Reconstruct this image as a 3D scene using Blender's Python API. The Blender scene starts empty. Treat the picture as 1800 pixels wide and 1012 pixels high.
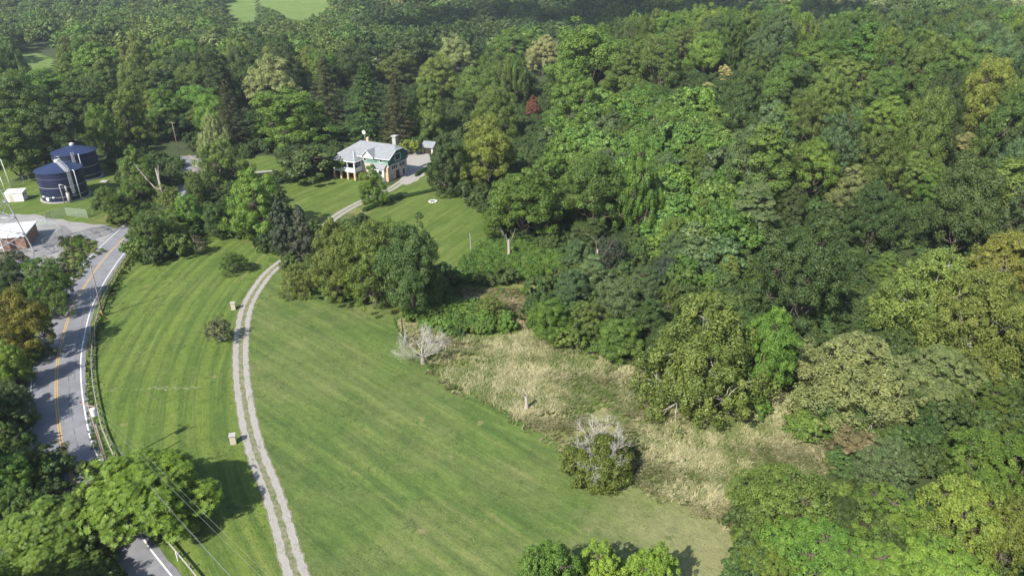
import bpy, bmesh, math, random
import numpy as np
from mathutils import Vector, Matrix
from mathutils.geometry import tessellate_polygon
R = np.random.RandomState(7)
random.seed(7)
PI = math.pi
sc = bpy.context.scene
C = sc.collection

# ------------------------------------------------------------------ camera
CAMH = 57.0; PITCH = math.radians(25.4); F = 1230.0
st, ct = math.sin(PITCH), math.cos(PITCH)
cd = bpy.data.cameras.new('camera'); cam = bpy.data.objects.new('camera', cd); C.objects.link(cam)
cam.location = (0, 0, CAMH); cam.rotation_euler = (PI/2 - PITCH, 0, 0)
cd.sensor_width = 36; cd.lens = F/1800*36; cd.clip_end = 9000; cd.clip_start = 0.5
sc.camera = cam

def px(x, y, z=0.0):
    """photo pixel -> point of the place at height z"""
    v = (y-506)/F; d = (CAMH-z)/(st+v*ct)
    return ((x-900)/F*d, d*(ct-v*st), z)
def w2p(X, Y, Z):
    d = Y*ct+(CAMH-Z)*st
    return 900+F*X/d, 506+F*((CAMH-Z)*ct-Y*st)/d, d
def sstep(a, b, x):
    t = np.clip((x-a)/(b-a), 0, 1); return t*t*(3-2*t)
def terr(X, Y):
    X = np.asarray(X, float); Y = np.asarray(Y, float)
    h = 15*sstep(118, 275, Y)*sstep(0, 75, X)*(1-.75*sstep(300, 430, Y))
    h = h + 38*sstep(560, 930, Y) + 40*sstep(930, 1700, Y)
    h = h + 2.2*sstep(60, 200, np.abs(X-20))*sstep(200, 300, Y)*np.sin(X*.017)*np.cos(Y*.013)
    return h
def tz(x, y): return float(terr(x, y))

# ------------------------------------------------------------------ mesh helpers
def raw_mesh(name, V, Fq, k=4, mats=(), smooth=False, attrs=None):
    V = np.asarray(V, dtype=np.float32); Fq = np.asarray(Fq, dtype=np.int32)
    me = bpy.data.meshes.new(name)
    me.vertices.add(len(V)); me.vertices.foreach_set('co', V.ravel())
    n = len(Fq); me.loops.add(n*k); me.loops.foreach_set('vertex_index', Fq.ravel())
    me.polygons.add(n); me.polygons.foreach_set('loop_start', np.arange(n, dtype=np.int32)*k)
    me.polygons.foreach_set('loop_total', np.full(n, k, dtype=np.int32))
    me.update(calc_edges=True)
    if smooth: me.polygons.foreach_set('use_smooth', np.ones(n, dtype=bool))
    for nm, (ty, arr) in (attrs or {}).items():
        a = me.attributes.new(nm, ty, 'FACE'); a.data.foreach_set('color' if 'COLOR' in ty else 'value', np.asarray(arr, dtype=np.float32).ravel())
    for m in mats: me.materials.append(m)
    return me
def obj(name, me, parent=None):
    o = bpy.data.objects.new(name, me); C.objects.link(o)
    if parent: o.parent = parent
    return o
def empty(name, loc, rz=0, scale=(1, 1, 1)):
    o = bpy.data.objects.new(name, None); C.objects.link(o); o.location = loc
    o.rotation_euler = (0, 0, rz); o.scale = scale; o.empty_display_size = .5
    return o
def tag(o, label, cat, group=None, kind=None):
    if label: o['label'] = label
    if cat: o['category'] = cat
    if group: o['group'] = group
    if kind: o['kind'] = kind
    return o
class MB:
    def __init__(s): s.v = []; s.f = []
    def poly(s, pts):
        b = len(s.v); s.v += [tuple(p) for p in pts]; s.f.append(tuple(range(b, b+len(pts))))
    def hexa(s, p):      # 8 corners: bottom 4 ccw, top 4 ccw
        b = len(s.v); s.v += [tuple(q) for q in p]
        for f in ((3,2,1,0),(4,5,6,7),(0,1,5,4),(1,2,6,5),(2,3,7,6),(3,0,4,7)): s.f.append(tuple(b+i for i in f))
    def box(s, x0, x1, y0, y1, z0, z1):
        s.hexa([(x0,y0,z0),(x1,y0,z0),(x1,y1,z0),(x0,y1,z0),(x0,y0,z1),(x1,y0,z1),(x1,y1,z1),(x0,y1,z1)])
    def bar(s, a, b, r, r2=None, n=6, cap=True):
        a = Vector(a); b = Vector(b); d = b-a
        if d.length < 1e-6: return
        q = d.to_track_quat('Z', 'Y'); r2 = r if r2 is None else r2; k = len(s.v)
        for (c, rr) in ((a, r), (b, r2)):
            for i in range(n):
                t = 2*PI*i/n; s.v.append(tuple(c+q@Vector((rr*math.cos(t), rr*math.sin(t), 0))))
        for i in range(n):
            j = (i+1) % n; s.f.append((k+i, k+j, k+n+j, k+n+i))
        if cap: s.f.append(tuple(k+i for i in reversed(range(n)))); s.f.append(tuple(k+n+i for i in range(n)))
    def tube(s, pts, rads, n=6):
        k = len(s.v); pts = [Vector(p) for p in pts]
        for i, p in enumerate(pts):
            d = (pts[min(i+1, len(pts)-1)]-pts[max(i-1, 0)])
            q = d.to_track_quat('Z', 'Y')
            for j in range(n):
                t = 2*PI*j/n; s.v.append(tuple(p+q@Vector((rads[i]*math.cos(t), rads[i]*math.sin(t), 0))))
        for i in range(len(pts)-1):
            for j in range(n):
                j2 = (j+1) % n; s.f.append((k+i*n+j, k+i*n+j2, k+(i+1)*n+j2, k+(i+1)*n+j))
    def lathe(s, prof, n=48, cx=0, cy=0):
        k = len(s.v)
        for (r, z) in prof:
            for j in range(n):
                t = 2*PI*j/n; s.v.append((cx+r*math.cos(t), cy+r*math.sin(t), z))
        for i in range(len(prof)-1):
            for j in range(n):
                j2 = (j+1) % n; s.f.append((k+i*n+j, k+i*n+j2, k+(i+1)*n+j2, k+(i+1)*n+j))
    def build(s, name, mat, parent=None, smooth=False, bevel=0):
        me = bpy.data.meshes.new(name); me.from_pydata(s.v, [], s.f); me.update()
        bm = bmesh.new(); bm.from_mesh(me); bmesh.ops.recalc_face_normals(bm, faces=bm.faces[:])
        bm.to_mesh(me); bm.free()
        if smooth: me.polygons.foreach_set('use_smooth', np.ones(len(me.polygons), dtype=bool))
        for m in (mat if isinstance(mat, (list, tuple)) else [mat]): me.materials.append(m)
        o = obj(name, me, parent)
        if bevel:
            b = o.modifiers.new('bevel', 'BEVEL'); b.width = bevel; b.segments = 2; b.limit_method = 'ANGLE'
        return o

# ------------------------------------------------------------------ materials
def mat(name, col=(.5,.5,.5), rough=.8, metal=0, spec=.3, noise=None, bump=0, bscale=3.0):
    m = bpy.data.materials.new(name); m.use_nodes = True; nt = m.node_tree; p = nt.nodes['Principled BSDF']
    p.inputs['Base Color'].default_value = (*col, 1); p.inputs['Roughness'].default_value = rough
    p.inputs['Metallic'].default_value = metal; p.inputs['Specular IOR Level'].default_value = spec
    if noise:                       # (scale, other colour, contrast)
        scl, c2, amt = noise
        tc = nt.nodes.new('ShaderNodeTexCoord'); n = nt.nodes.new('ShaderNodeTexNoise'); n.inputs['Scale'].default_value = scl
        n.inputs['Detail'].default_value = 6; n.inputs['Roughness'].default_value = .65
        r = nt.nodes.new('ShaderNodeValToRGB'); r.color_ramp.elements[0].position = .5-amt; r.color_ramp.elements[1].position = .5+amt
        r.color_ramp.elements[0].color = (*col, 1); r.color_ramp.elements[1].color = (*c2, 1)
        nt.links.new(tc.outputs['Object'], n.inputs['Vector']); nt.links.new(n.outputs['Fac'], r.inputs['Fac']); nt.links.new(r.outputs['Color'], p.inputs['Base Color'])
        if bump:
            b = nt.nodes.new('ShaderNodeBump'); b.inputs['Strength'].default_value = bump; b.inputs['Distance'].default_value = .05
            n2 = nt.nodes.new('ShaderNodeTexNoise'); n2.inputs['Scale'].default_value = bscale; n2.inputs['Detail'].default_value = 4
            nt.links.new(tc.outputs['Object'], n2.inputs['Vector']); nt.links.new(n2.outputs['Fac'], b.inputs['Height']); nt.links.new(b.outputs['Normal'], p.inputs['Normal'])
    return m
class NG:
    """tiny node helper"""
    def __init__(s, name):
        s.m = bpy.data.materials.new(name); s.m.use_nodes = True; s.t = s.m.node_tree; s.p = s.t.nodes['Principled BSDF']
    def n(s, ty, **kw):
        x = s.t.nodes.new(ty)
        for k, v in kw.items(): setattr(x, k, v)
        return x
    def l(s, a, b): s.t.links.new(a, b)
    def math(s, op, a, b=None, clamp=False):
        x = s.n('ShaderNodeMath', operation=op, use_clamp=clamp)
        for i, q in enumerate((a, b)):
            if q is None: continue
            if isinstance(q, (int, float)): x.inputs[i].default_value = q
            else: s.l(q, x.inputs[i])
        return x.outputs[0]
    def noise(s, vec, scale, detail=5, rough=.6, dist=0):
        x = s.n('ShaderNodeTexNoise'); x.inputs['Scale'].default_value = scale; x.inputs['Detail'].default_value = detail
        x.inputs['Roughness'].default_value = rough; x.inputs['Distortion'].default_value = dist; s.l(vec, x.inputs['Vector']); return x.outputs['Fac']
    def ramp(s, fac, stops):
        x = s.n('ShaderNodeValToRGB'); e = x.color_ramp.elements
        while len(e) < len(stops): e.new(.5)
        for i, (p, c) in enumerate(stops):
            e[i].position = p; e[i].color = (*c, 1) if len(c) == 3 else c
        s.l(fac, x.inputs['Fac']); return x.outputs['Color']
    def mix(s, fac, a, b, mode='MIX'):
        x = s.n('ShaderNodeMix', data_type='RGBA', blend_type=mode)
        for i, q in ((0, fac), (6, a), (7, b)):
            if isinstance(q, (int, float)): x.inputs[i].default_value = q
            elif isinstance(q, tuple): x.inputs[i].default_value = (*q, 1)
            else: s.l(q, x.inputs[i])
        return x.outputs[2]
    def mapping(s, vec, scale=(1,1,1), rz=0, loc=(0,0,0)):
        x = s.n('ShaderNodeMapping'); x.inputs['Scale'].default_value = scale; x.inputs['Rotation'].default_value = (0, 0, rz); x.inputs['Location'].default_value = loc
        s.l(vec, x.inputs['Vector']); return x.outputs['Vector']

def foliage(name, far):
    g = NG(name); p = g.p
    if far:
        a = g.n('ShaderNodeAttribute', attribute_name='col', attribute_type='INSTANCER'); col = a.outputs['Color']
    else:
        oi = g.n('ShaderNodeObjectInfo'); col = oi.outputs['Color']
    v = g.n('ShaderNodeAttribute', attribute_name='v', attribute_type='GEOMETRY').outputs['Fac']
    br = g.math('ADD', g.math('MULTIPLY', v, .75), .6)
    hs = g.n('ShaderNodeHueSaturation'); g.l(col, hs.inputs['Color']); g.l(br, hs.inputs['Value'])
    g.l(g.math('ADD', g.math('MULTIPLY', v, -.035), .517), hs.inputs['Hue'])
    g.l(hs.outputs['Color'], p.inputs['Base Color'])
    p.inputs['Roughness'].default_value = .5; p.inputs['Specular IOR Level'].default_value = .28
    tr = g.n('ShaderNodeBsdfTranslucent'); g.l(g.mix(1.0, hs.outputs['Color'], (1.25, 1.3, .5), 'MULTIPLY'), tr.inputs['Color'])
    ms = g.n('ShaderNodeMixShader'); ms.inputs[0].default_value = .22
    g.l(p.outputs[0], ms.inputs[1]); g.l(tr.outputs[0], ms.inputs[2]); g.l(ms.outputs[0], g.t.nodes['Material Output'].inputs['Surface'])
    return g.m
M_LEAF = foliage('leaves', False); M_LEAF_FAR = foliage('leaves_woodland', True)
M_BARK = mat('bark', (.085,.065,.05), .9, noise=(3, (.15,.12,.095), .2), bump=.6, bscale=8)
M_PALE = mat('pale_bark', (.42,.39,.34), .8, noise=(1.5, (.2,.17,.13), .15))
M_DEAD = mat('dead_wood', (.42,.37,.32), .85, noise=(2, (.27,.23,.19), .2))

# ------------------------------------------------------------------ tree prototypes
def nrm(a): return a/np.maximum(np.linalg.norm(a, axis=1, keepdims=True), 1e-6)
def cards(P, N, A, L, W, rs):
    """leaf cards: centre P, normal N, lean A; returns V,F"""
    n = len(P); A = nrm(A - N*np.sum(A*N, 1, keepdims=True)); B = np.cross(N, A)
    L = L[:, None]; W = W[:, None]
    dr = N*(rs.rand(n, 1)-.5)*L*.35
    v0 = P-A*L*.5; v1 = P+B*W*.5+dr; v2 = P+A*L*.5; v3 = P-B*W*.5+dr
    V = np.stack([v0, v1, v2, v3], 1).reshape(-1, 3)
    return V, np.arange(n*4).reshape(-1, 4)
def rand_dirs(n, rs): return nrm(rs.normal(size=(n, 3)))
PROTO = {}
def proto(key, kind, seed, nlobe=7, ncl=12, nleaf=110, leaf=.5, gap=0.0, Rr=6.0, H=14.0, z0=2.6, clr=1.0, bark=None, limbs=True, shape='dome', upb=.25, tuft=False):
    rs = np.random.RandomState(seed); Hc = H-z0
    P = []; N = []; A = []; S = []; VV = []
    tips = []
    if kind == 'conifer':
        nb = nlobe*ncl
        for i in range(nb):
            t = (i+rs.rand())/nb; z = z0+Hc*t; r = Rr*((1-t)**.75)*(.75+.4*rs.rand()) + .25
            ph = i*2.399+rs.rand()*.5; m = int(nleaf*(.3+.7*(1-t)))
            s = rs.rand(m)**.6; d = np.array([math.cos(ph), math.sin(ph), 0]); sd = np.array([-d[1], d[0], 0])
            wd = (.12+.3*(1-s))*r*.55+.15
            pos = np.array([0, 0, z]) + d*(s*r)[:, None] + sd*(rs.normal(size=m)*wd*.6)[:, None]
            pos[:, 2] += -.30*s*r*(.7+.5*rs.rand()) + .18*(s**3)*r - rs.rand(m)*.55
            P.append(pos); nn = rand_dirs(m, rs)*.55+np.array([0, 0, 1])+d*.35; N.append(nrm(nn))
            A.append(np.tile(d, (m, 1))+rs.normal(size=(m, 3))*.4+np.array([0, 0, -.5])); S.append(leaf*(.7+.6*rs.rand(m)))
            VV.append(np.clip(rs.rand(m)*.6+rs.rand()*.35, 0, 1))
    else:
        lobes = []
        for i in range(nlobe):
            ph = i*2.399+rs.rand(); 
            if shape == 'dome': rr = Rr*(.10+.56*math.sqrt((i+.3)/nlobe)); zc = z0+Hc*(.76-.54*(i/nlobe)+.14*(rs.rand()-.5)); lr = Rr*(.38+.16*rs.rand())
            elif shape == 'tall': rr = Rr*(.30+.22*rs.rand())*(1 if i else 0); zc = z0+Hc*(.14+.72*(1-(i+.5)/nlobe)); lr = Rr*(.50+.18*rs.rand())*(1-.35*(1-(i/nlobe)))
            elif shape == 'cone': t = (i+.5)/nlobe; rr = Rr*.55*(1-t)**.8; zc = z0+Hc*(.16+.72*t); lr = Rr*(.56*(1-t)**.6+.16)
            elif shape == 'mound':
                tier = 0 if i < nlobe*.5 else 1 if i < nlobe*.82 else 2
                rr = Rr*(.60, .40, .12)[tier]*(.9+.2*rs.rand()); zc = z0+Hc*(.20, .50, .78)[tier]+rs.normal()*.075*Hc; lr = Rr*(.42, .42, .36)[tier]*(.85+.3*rs.rand())
                if i % 4 == 3: rr *= .3
            elif shape == 'flat': rr = Rr*(.25+.6*rs.rand()); zc = z0+Hc*(.35+.3*rs.rand()); lr = Rr*(.32+.15*rs.rand())
            lobes.append((np.array([rr*math.cos(ph), rr*math.sin(ph), zc]), lr, lr*(1.4 if shape == 'mound' else 1.1)))
        ctr = np.array([0, 0, z0+Hc*.42])
        for (lc, lr, lz) in lobes:
            d = rand_dirs(ncl*3, rs); d = d[d[:, 2]+.35*d@nrm((lc-ctr)[None])[0] > -.45][:ncl]
            for dd in d:
                cc = lc+dd*np.array([lr, lr, lz])*(.60+.42*rs.rand())
                if cc[2] < z0*.8: cc[2] = z0*.8+rs.rand()*.5
                if rs.rand() < gap: continue
                cr = lr*(.26+.24*rs.rand())*clr; tips.append((cc, lc))
                out = nrm((cc-ctr)[None])[0]
                m = int(nleaf*(.7+.6*rs.rand())); e = rand_dirs(m*2, rs); e = e[(e@out)*.6+e[:, 2]*.5+rs.rand(len(e))*.6 > -.05][:m]; m = len(e)
                if kind == 'compound':
                    # sprigs: rosettes of long leaflets
                    ns = max(4, m//9); e = e[:ns]; pos = cc+e*cr*(.8+.35*rs.rand(ns, 1))
                    for q in range(ns):
                        ax = nrm((e[q]+np.array([0, 0, .5]))[None])[0]; T = np.cross(ax, rs.normal(size=3)); T /= np.linalg.norm(T)+1e-6; B = np.cross(ax, T)
                        k = 9; th = np.arange(k)*2*PI/k+rs.rand()*6; dirs = (np.cos(th)[:, None]*T+np.sin(th)[:, None]*B)+ax*.35
                        L = leaf*1.5*(.8+.4*rs.rand())
                        P.append(pos[q]+nrm(dirs)*L*.5); N.append(nrm(ax*1.2+np.array([0,0,.3])-dirs*.35+rs.normal(size=(k, 3))*.12)); A.append(dirs); S.append(np.full(k, L)*(.85+.3*rs.rand(k)))
                        VV.append(np.full(k, rs.rand())*.6+rs.rand(k)*.4)
                else:
                    pos = cc+e*cr*(.62+.45*rs.rand(m, 1))*(np.array([.72, .72, 1.55]) if tuft else np.array([1, 1, .85]))
                    P.append(pos); nn = e*1.0+out*.25+rs.normal(size=(m, 3))*.5+np.array([0, 0, upb*.4]); N.append(nrm(nn))
                    A.append(rs.normal(size=(m, 3))+np.array([0, 0, -.3])); S.append(leaf*(.65+.7*rs.rand(m)))
                    cv = rs.rand()*.5; VV.append(np.clip(cv+rs.rand(m)*.5, 0, 1))
    P = np.concatenate(P); N = np.concatenate(N); A = np.concatenate(A); S = np.concatenate(S); VV = np.concatenate(VV)
    wf = .26 if kind == 'compound' else (.30 if kind == 'conifer' else .62)
    V, Fq = cards(P, N, A, S, S*wf, rs)
    crown = raw_mesh('crown', V, Fq, 4, [M_LEAF], attrs={'v': ('FLOAT', VV)})
    t = MB(); r0 = Rr*.055+.06; top = z0+Hc*(.93 if kind == 'conifer' else .55)
    bend = [(0, 0, 0), (rs.normal()*.1, rs.normal()*.1, z0*.6), (rs.normal()*.25, rs.normal()*.25, z0+Hc*.25), (rs.normal()*.4, rs.normal()*.4, top)]
    if kind == 'conifer': bend = [(0,0,0), (0,0,z0), (0,0,z0+Hc*.5), (0,0,top)]
    t.tube(bend, [r0*1.35, r0, r0*.75, r0*.25], 7)
    if limbs and kind != 'conifer':
        for (lc, lr, lz) in lobes:
            st_ = Vector(bend[1]).lerp(Vector(bend[2]), rs.rand()) if lc[2] < z0+Hc*.6 else Vector(bend[2]).lerp(Vector(bend[3]), rs.rand()*.6)
            mid = st_.lerp(Vector(lc), .5)+Vector((0, 0, -.06*Hc)); t.tube([st_, mid, lc], [r0*.45, r0*.26, r0*.08], 5)
        for i, (cc, lc) in enumerate(tips):
            if i % (4 if bark is M_PALE else 2) == 0:
                m_ = Vector(lc).lerp(Vector(cc), .5)+Vector((rs.normal()*.2, rs.normal()*.2, rs.normal()*.2)); k = (1.0 if bark is M_PALE else .9)
                t.tube([lc, m_, Vector(lc).lerp(Vector(cc), k)], [r0*(.12 if bark is M_PALE else .2), r0*.08, r0*.03], 4)
    me = bpy.data.meshes.new('trunk'); me.from_pydata(t.v, [], t.f); me.update(); me.materials.append(bark or M_BARK)
    me.polygons.foreach_set('use_smooth', np.ones(len(me.polygons), dtype=bool))
    lo = V.min(0); hi = V.max(0)
    PROTO[key] = dict(crown=crown, trunk=me, R=float(np.percentile(np.hypot(V[:, 0], V[:, 1]), 96)), zb=float(np.percentile(V[:, 2], .5)), zt=float(np.percentile(V[:, 2], 99.7)))
for s in range(5): proto('round%d' % s, 'b', 10+s, nlobe=14, ncl=15, nleaf=235, leaf=.26, z0=.5, clr=.92, shape='mound' if s % 2 else 'dome')
for s in range(3): proto('lumpy%d' % s, 'b', 20+s, nlobe=15, ncl=18, nleaf=180, leaf=.25, z0=.5, clr=.78, gap=.06, shape='mound' if s % 2 else 'dome')
for s in range(2): proto('tall%d' % s, 'b', 30+s, nlobe=11, ncl=15, nleaf=210, leaf=.26, Rr=4.6, H=16, z0=.6, shape='tall')
for s in range(3): proto('airy%d' % s, 'b', 40+s, nlobe=15, ncl=20, nleaf=120, leaf=.23, z0=.5, clr=.68, gap=.08, shape='mound' if s % 2 else 'dome', tuft=(s == 1))
for s in range(3): proto('sycamore%d' % s, 'b', 50+s, nlobe=22, ncl=24, nleaf=135, leaf=.22, z0=.2, clr=.74, gap=.04, bark=M_PALE, H=15, shape='mound', Rr=6.0, tuft=True)
for s in range(2): proto('compound%d' % s, 'compound', 60+s, nlobe=12, ncl=18, nleaf=330, leaf=.30, z0=.6, H=10, clr=1.0)
for s in range(3): proto('tufted%d' % s, 'b', 65+s, nlobe=15, ncl=22, nleaf=135, leaf=.23, z0=.5, clr=.66, gap=.06, shape='mound' if s % 2 else 'dome', tuft=True)
for s in range(2): proto('spruce%d' % s, 'conifer', 70+s, nlobe=11, ncl=14, nleaf=95, leaf=.5, Rr=4.2, H=18, z0=.6)
for s in range(2): proto('cedar%d' % s, 'b', 80+s, nlobe=11, ncl=15, nleaf=110, leaf=.30, Rr=3.0, H=12, z0=.5, shape='cone', clr=.8)
for s in range(3): proto('bush%d' % s, 'b', 90+s, nlobe=7, ncl=11, nleaf=85, leaf=.24, Rr=2.2, H=3.4, z0=.1, clr=.95)
for s in range(2): proto('twiggy%d' % s, 'b', 95+s, nlobe=8, ncl=16, nleaf=26, leaf=.2, Rr=2.2, H=3.4, z0=.5, clr=.7, bark=M_DEAD)
for s in range(4): proto('farround%d' % s, 'b', 110+s, nlobe=8, ncl=9, nleaf=44, leaf=.75, z0=1.0, limbs=False)
proto('farspruce0', 'conifer', 120, nlobe=7, ncl=8, nleaf=30, leaf=.95, Rr=4.0, H=17, z0=.6)
HAZE, SUN_EL, SUN_E, SKY, EXPO = 0.00014, 42.0, 4.9, 0.115, 0.8
# ------------------------------------------------------------------ colours of leaves
COL = dict(vivid=(.088,.170,.020), mid=(.056,.100,.019), bright=(.076,.148,.021), dark=(.038,.070,.018), olive=(.100,.130,.029), yellow=(.122,.158,.027),
           blue=(.054,.096,.034), greydk=(.050,.064,.038), straw=(.27,.26,.10), orange=(.150,.140,.022), brown=(.100,.095,.045),
           pale=(.15,.175,.065), fresh=(.068,.135,.020), gold=(.126,.142,.031), rust=(.15,.07,.04), needle=(.045,.058,.024), vine=(.064,.130,.024))
COL = {k: (v[0]*1.92, v[1]*1.66, v[2]*1.7) if k in ('mid', 'dark', 'blue', 'needle') else (v[0]*1.72, v[1]*1.5, v[2]*1.6) if k not in ('orange', 'gold', 'yellow', 'pale', 'straw', 'olive', 'rust', 'brown', 'greydk') else (v[0]*1.55, v[1]*1.58, v[2]*1.5) if k in ('olive', 'gold', 'pale') else (v[0]*1.3, v[1]*1.32, v[2]*1.3) for k, v in COL.items()}
CW = dict(vivid='vivid green', mid='mid green', bright='bright green', dark='dark green', olive='olive green', yellow='yellow-green', blue='bluish green',
          greydk='grey-green', straw='straw-coloured', orange='golden olive', gold='dull golden', brown='brownish', pale='pale olive', fresh='fresh green',
          rust='rust-red', needle='dark brownish', vine='vine green')
FORM = dict(tufted='tufted', round='round-crowned', lumpy='lumpy-crowned', tall='tall', airy='thin-leaved', sycamore='white-limbed', compound='feathery-leaved',
            spruce='drooping', cedar='upright dense', bush='low', twiggy='half-bare')
NAME = dict(tufted='broadleaf_tree', round='broadleaf_tree', lumpy='broadleaf_tree', tall='broadleaf_tree', airy='broadleaf_tree', sycamore='sycamore_tree', compound='walnut_tree',
            spruce='spruce_tree', cedar='cedar_tree', bush='bush', twiggy='bush')
CATW = dict(broadleaf_tree='tree', sycamore_tree='tree', walnut_tree='tree', spruce_tree='conifer', cedar_tree='conifer', bush='bush')
TREES = []     # dicts

def add_px(cx, cy, w, h, kind, col, label=None, lean=None, z=None):
    """crown centre and size as seen in the photo -> a tree standing on the ground at its real size"""
    var = [k for k in PROTO if k.startswith(kind)]; key = var[(len(TREES)*7) % len(var)]; p = PROTO[key]
    hc = 6.0; X, Y = 0, 100
    for _ in range(12):
        zc = hc+(tz(X, Y) if Y < 500 else 0); v = (cy-506)/F; d = (CAMH-zc)/(st+v*ct)
        X = (cx-900)/F*d; Y = d*(ct-v*st); al = math.atan2(CAMH-zc, math.hypot(X, Y))
        Wd = w*d/F*.5; Hc = max((h*d/F - 1.1*Wd*math.sin(al))/math.cos(al), Wd*.95)
        sx = Wd/p['R']; sz = Hc/(p['zt']-p['zb']); hc = hc*.4+.6*(p['zb']*sz+Hc/2)
    TREES.append(dict(X=X, Y=Y, sx=sx, sz=sz, key=key, kind=kind, col=col, W=2*Wd, H=p['zt']*sz, cx=cx, cy=cy, w=w, h=h, label=label, hand=True))
T = add_px
# --- far left and behind the tanks
T(30,180,110,100,'round','mid'); T(80,165,90,90,'tall','fresh'); T(20,245,90,110,'tall','mid'); T(68,250,80,90,'round','mid'); T(110,235,70,100,'tall','dark')
T(148,165,90,80,'airy','mid'); T(176,226,54,90,'round','fresh'); T(222,203,84,110,'lumpy','yellow'); T(262,190,60,60,'round','yellow'); T(292,185,66,70,'lumpy','fresh')
T(345,178,80,60,'round','bright'); T(372,200,60,70,'round','bright'); T(300,218,56,44,'round','dark'); T(348,205,56,56,'round','mid')
T(404,200,60,120,'spruce','needle'); T(375,238,60,80,'sycamore','pale','pale thin-topped tree with bare silver limbs beside the road bend')
T(385,290,110,100,'airy','olive'); T(342,325,44,60,'airy','olive')
T(238,298,78,90,'round','mid'); T(232,340,66,60,'airy','fresh'); T(262,312,36,56,'airy','mid')
T(475,138,92,86,'lumpy','pale','pale greyish flowering-looking tree behind the big fresh green round tree'); T(507,203,142,112,'lumpy','bright','large fresh green round tree just left of the spruces behind the house')
T(545,282,112,66,'bush','dark','large dense dark green rounded shrub on the lawn left of the house')
T(575,160,76,120,'spruce','needle'); T(645,182,96,140,'spruce','dark','big dark green drooping spruce behind the middle of the house roof'); T(697,195,64,130,'spruce','needle')
T(620,110,70,70,'round','dark'); T(700,118,80,60,'lumpy','olive'); T(750,190,80,110,'round','mid'); T(560,130,50,60,'lumpy','yellow')
T(445,358,104,128,'lumpy','bright','bright green lobed tree left of the two grey-green cedars')
T(494,400,46,110,'cedar','greydk','left one of two upright grey-green cedars where the gravel drive goes under trees'); T(530,408,48,104,'cedar','greydk','right one of two upright grey-green cedars where the gravel drive goes under trees')
T(522,490,64,72,'airy','olive','small olive green tree right of the gravel drive below the two cedars')
T(588,448,96,138,'lumpy','olive','olive yellow-green tree at the left end of the big clump on the mown field')
T(655,452,126,156,'airy','mid','mid green open tree in the middle of the clump on the mown field'); T(722,460,116,170,'round','dark','tall dark green tree at the right end of the clump on the mown field')
T(580,508,56,36,'bush','mid'); T(625,512,50,36,'bush','fresh'); T(690,512,56,40,'bush','dark'); T(735,530,60,50,'bush','mid'); T(752,490,60,90,'twiggy','brown','half-bare brownish tree at the right edge of the clump on the mown field')
T(657,323,54,74,'round','fresh','small fresh green tree on the lawn right in front of the house')
T(786,285,76,112,'round','dark','dark green tree right of the gravel yard beside the house'); T(855,258,112,120,'lumpy','yellow','yellowish lumpy tree right of the dark tree beside the gravel yard')
T(722,255,38,24,'bush','yellow','small yellow-green shrub at the top of the gravel yard beside the house')
T(620,302,20,12,'bush','fresh','small bush against the porch pillars of the house'); T(636,306,20,14,'bush','olive','olive bush against the porch at the front of the house')
# --- clump between road and drive
T(330,372,80,76,'airy','fresh'); T(262,400,84,90,'airy','mid','dark tangled tree overhanging the road where the side road joins'); T(345,424,36,36,'twiggy','brown','small brownish half-bare shrub at the top of the left lawn')
T(240,432,60,44,'bush','mid'); T(275,440,60,40,'bush','dark'); T(312,425,56,44,'bush','mid'); T(290,395,70,60,'lumpy','mid'); T(298,350,56,60,'airy','olive'); T(380,380,52,60,'round','dark'); T(300,412,60,60,'airy','mid'); T(215,372,60,40,'bush','mid')
T(190,352,56,56,'round','mid'); T(205,375,40,36,'airy','olive')
T(410,458,54,42,'airy','mid','small grey-green apple tree at the top of the left lawn'); T(382,572,52,48,'twiggy','brown','small half-bare apple tree on the left lawn near the upper stone pillar')
# --- left of the road
T(18,452,50,20,'bush','brown'); T(20,482,56,60,'round','dark'); T(78,490,76,92,'airy','fresh'); T(12,520,50,50,'round','dark'); T(104,532,40,50,'airy','mid')
T(34,560,104,130,'lumpy','orange','golden olive tree at the left edge beside the road curve'); T(58,612,70,50,'airy','olive'); T(12,640,66,90,'round','bright'); T(14,705,76,84,'airy','blue')
T(8,770,80,80,'airy','mid'); T(15,620,40,50,'twiggy','olive'); T(100,470,40,24,'bush','brown','brownish bramble mound on the grass island beside the side road')
# --- bottom left
T(60,812,112,90,'airy','mid','thin-leaved tree hanging over the road at lower left'); T(14,832,96,96,'airy','fresh'); T(20,892,104,96,'tufted','mid')
T(85,930,170,130,'compound','fresh','feathery green tree in the lower left corner left of the road'); T(18,985,90,70,'lumpy','blue'); T(140,1008,100,50,'compound','mid')
T(262,862,216,168,'compound','vivid','large bright green feathery tree on the left lawn next to the guardrail'); T(168,878,90,90,'compound','olive','olive tinted feathery tree overhanging the road left of the large bright one')
# --- bottom centre
T(965,1010,136,140,'tufted','fresh','fresh green treetop at the bottom edge of the mown field, left of three'); T(1058,1006,146,144,'tufted','vivid','vivid green treetop at the bottom edge of the mown field, middle of three'); T(1148,1006,112,130,'tufted','vivid','vivid green treetop at the bottom edge of the mown field, right of three')
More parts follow.
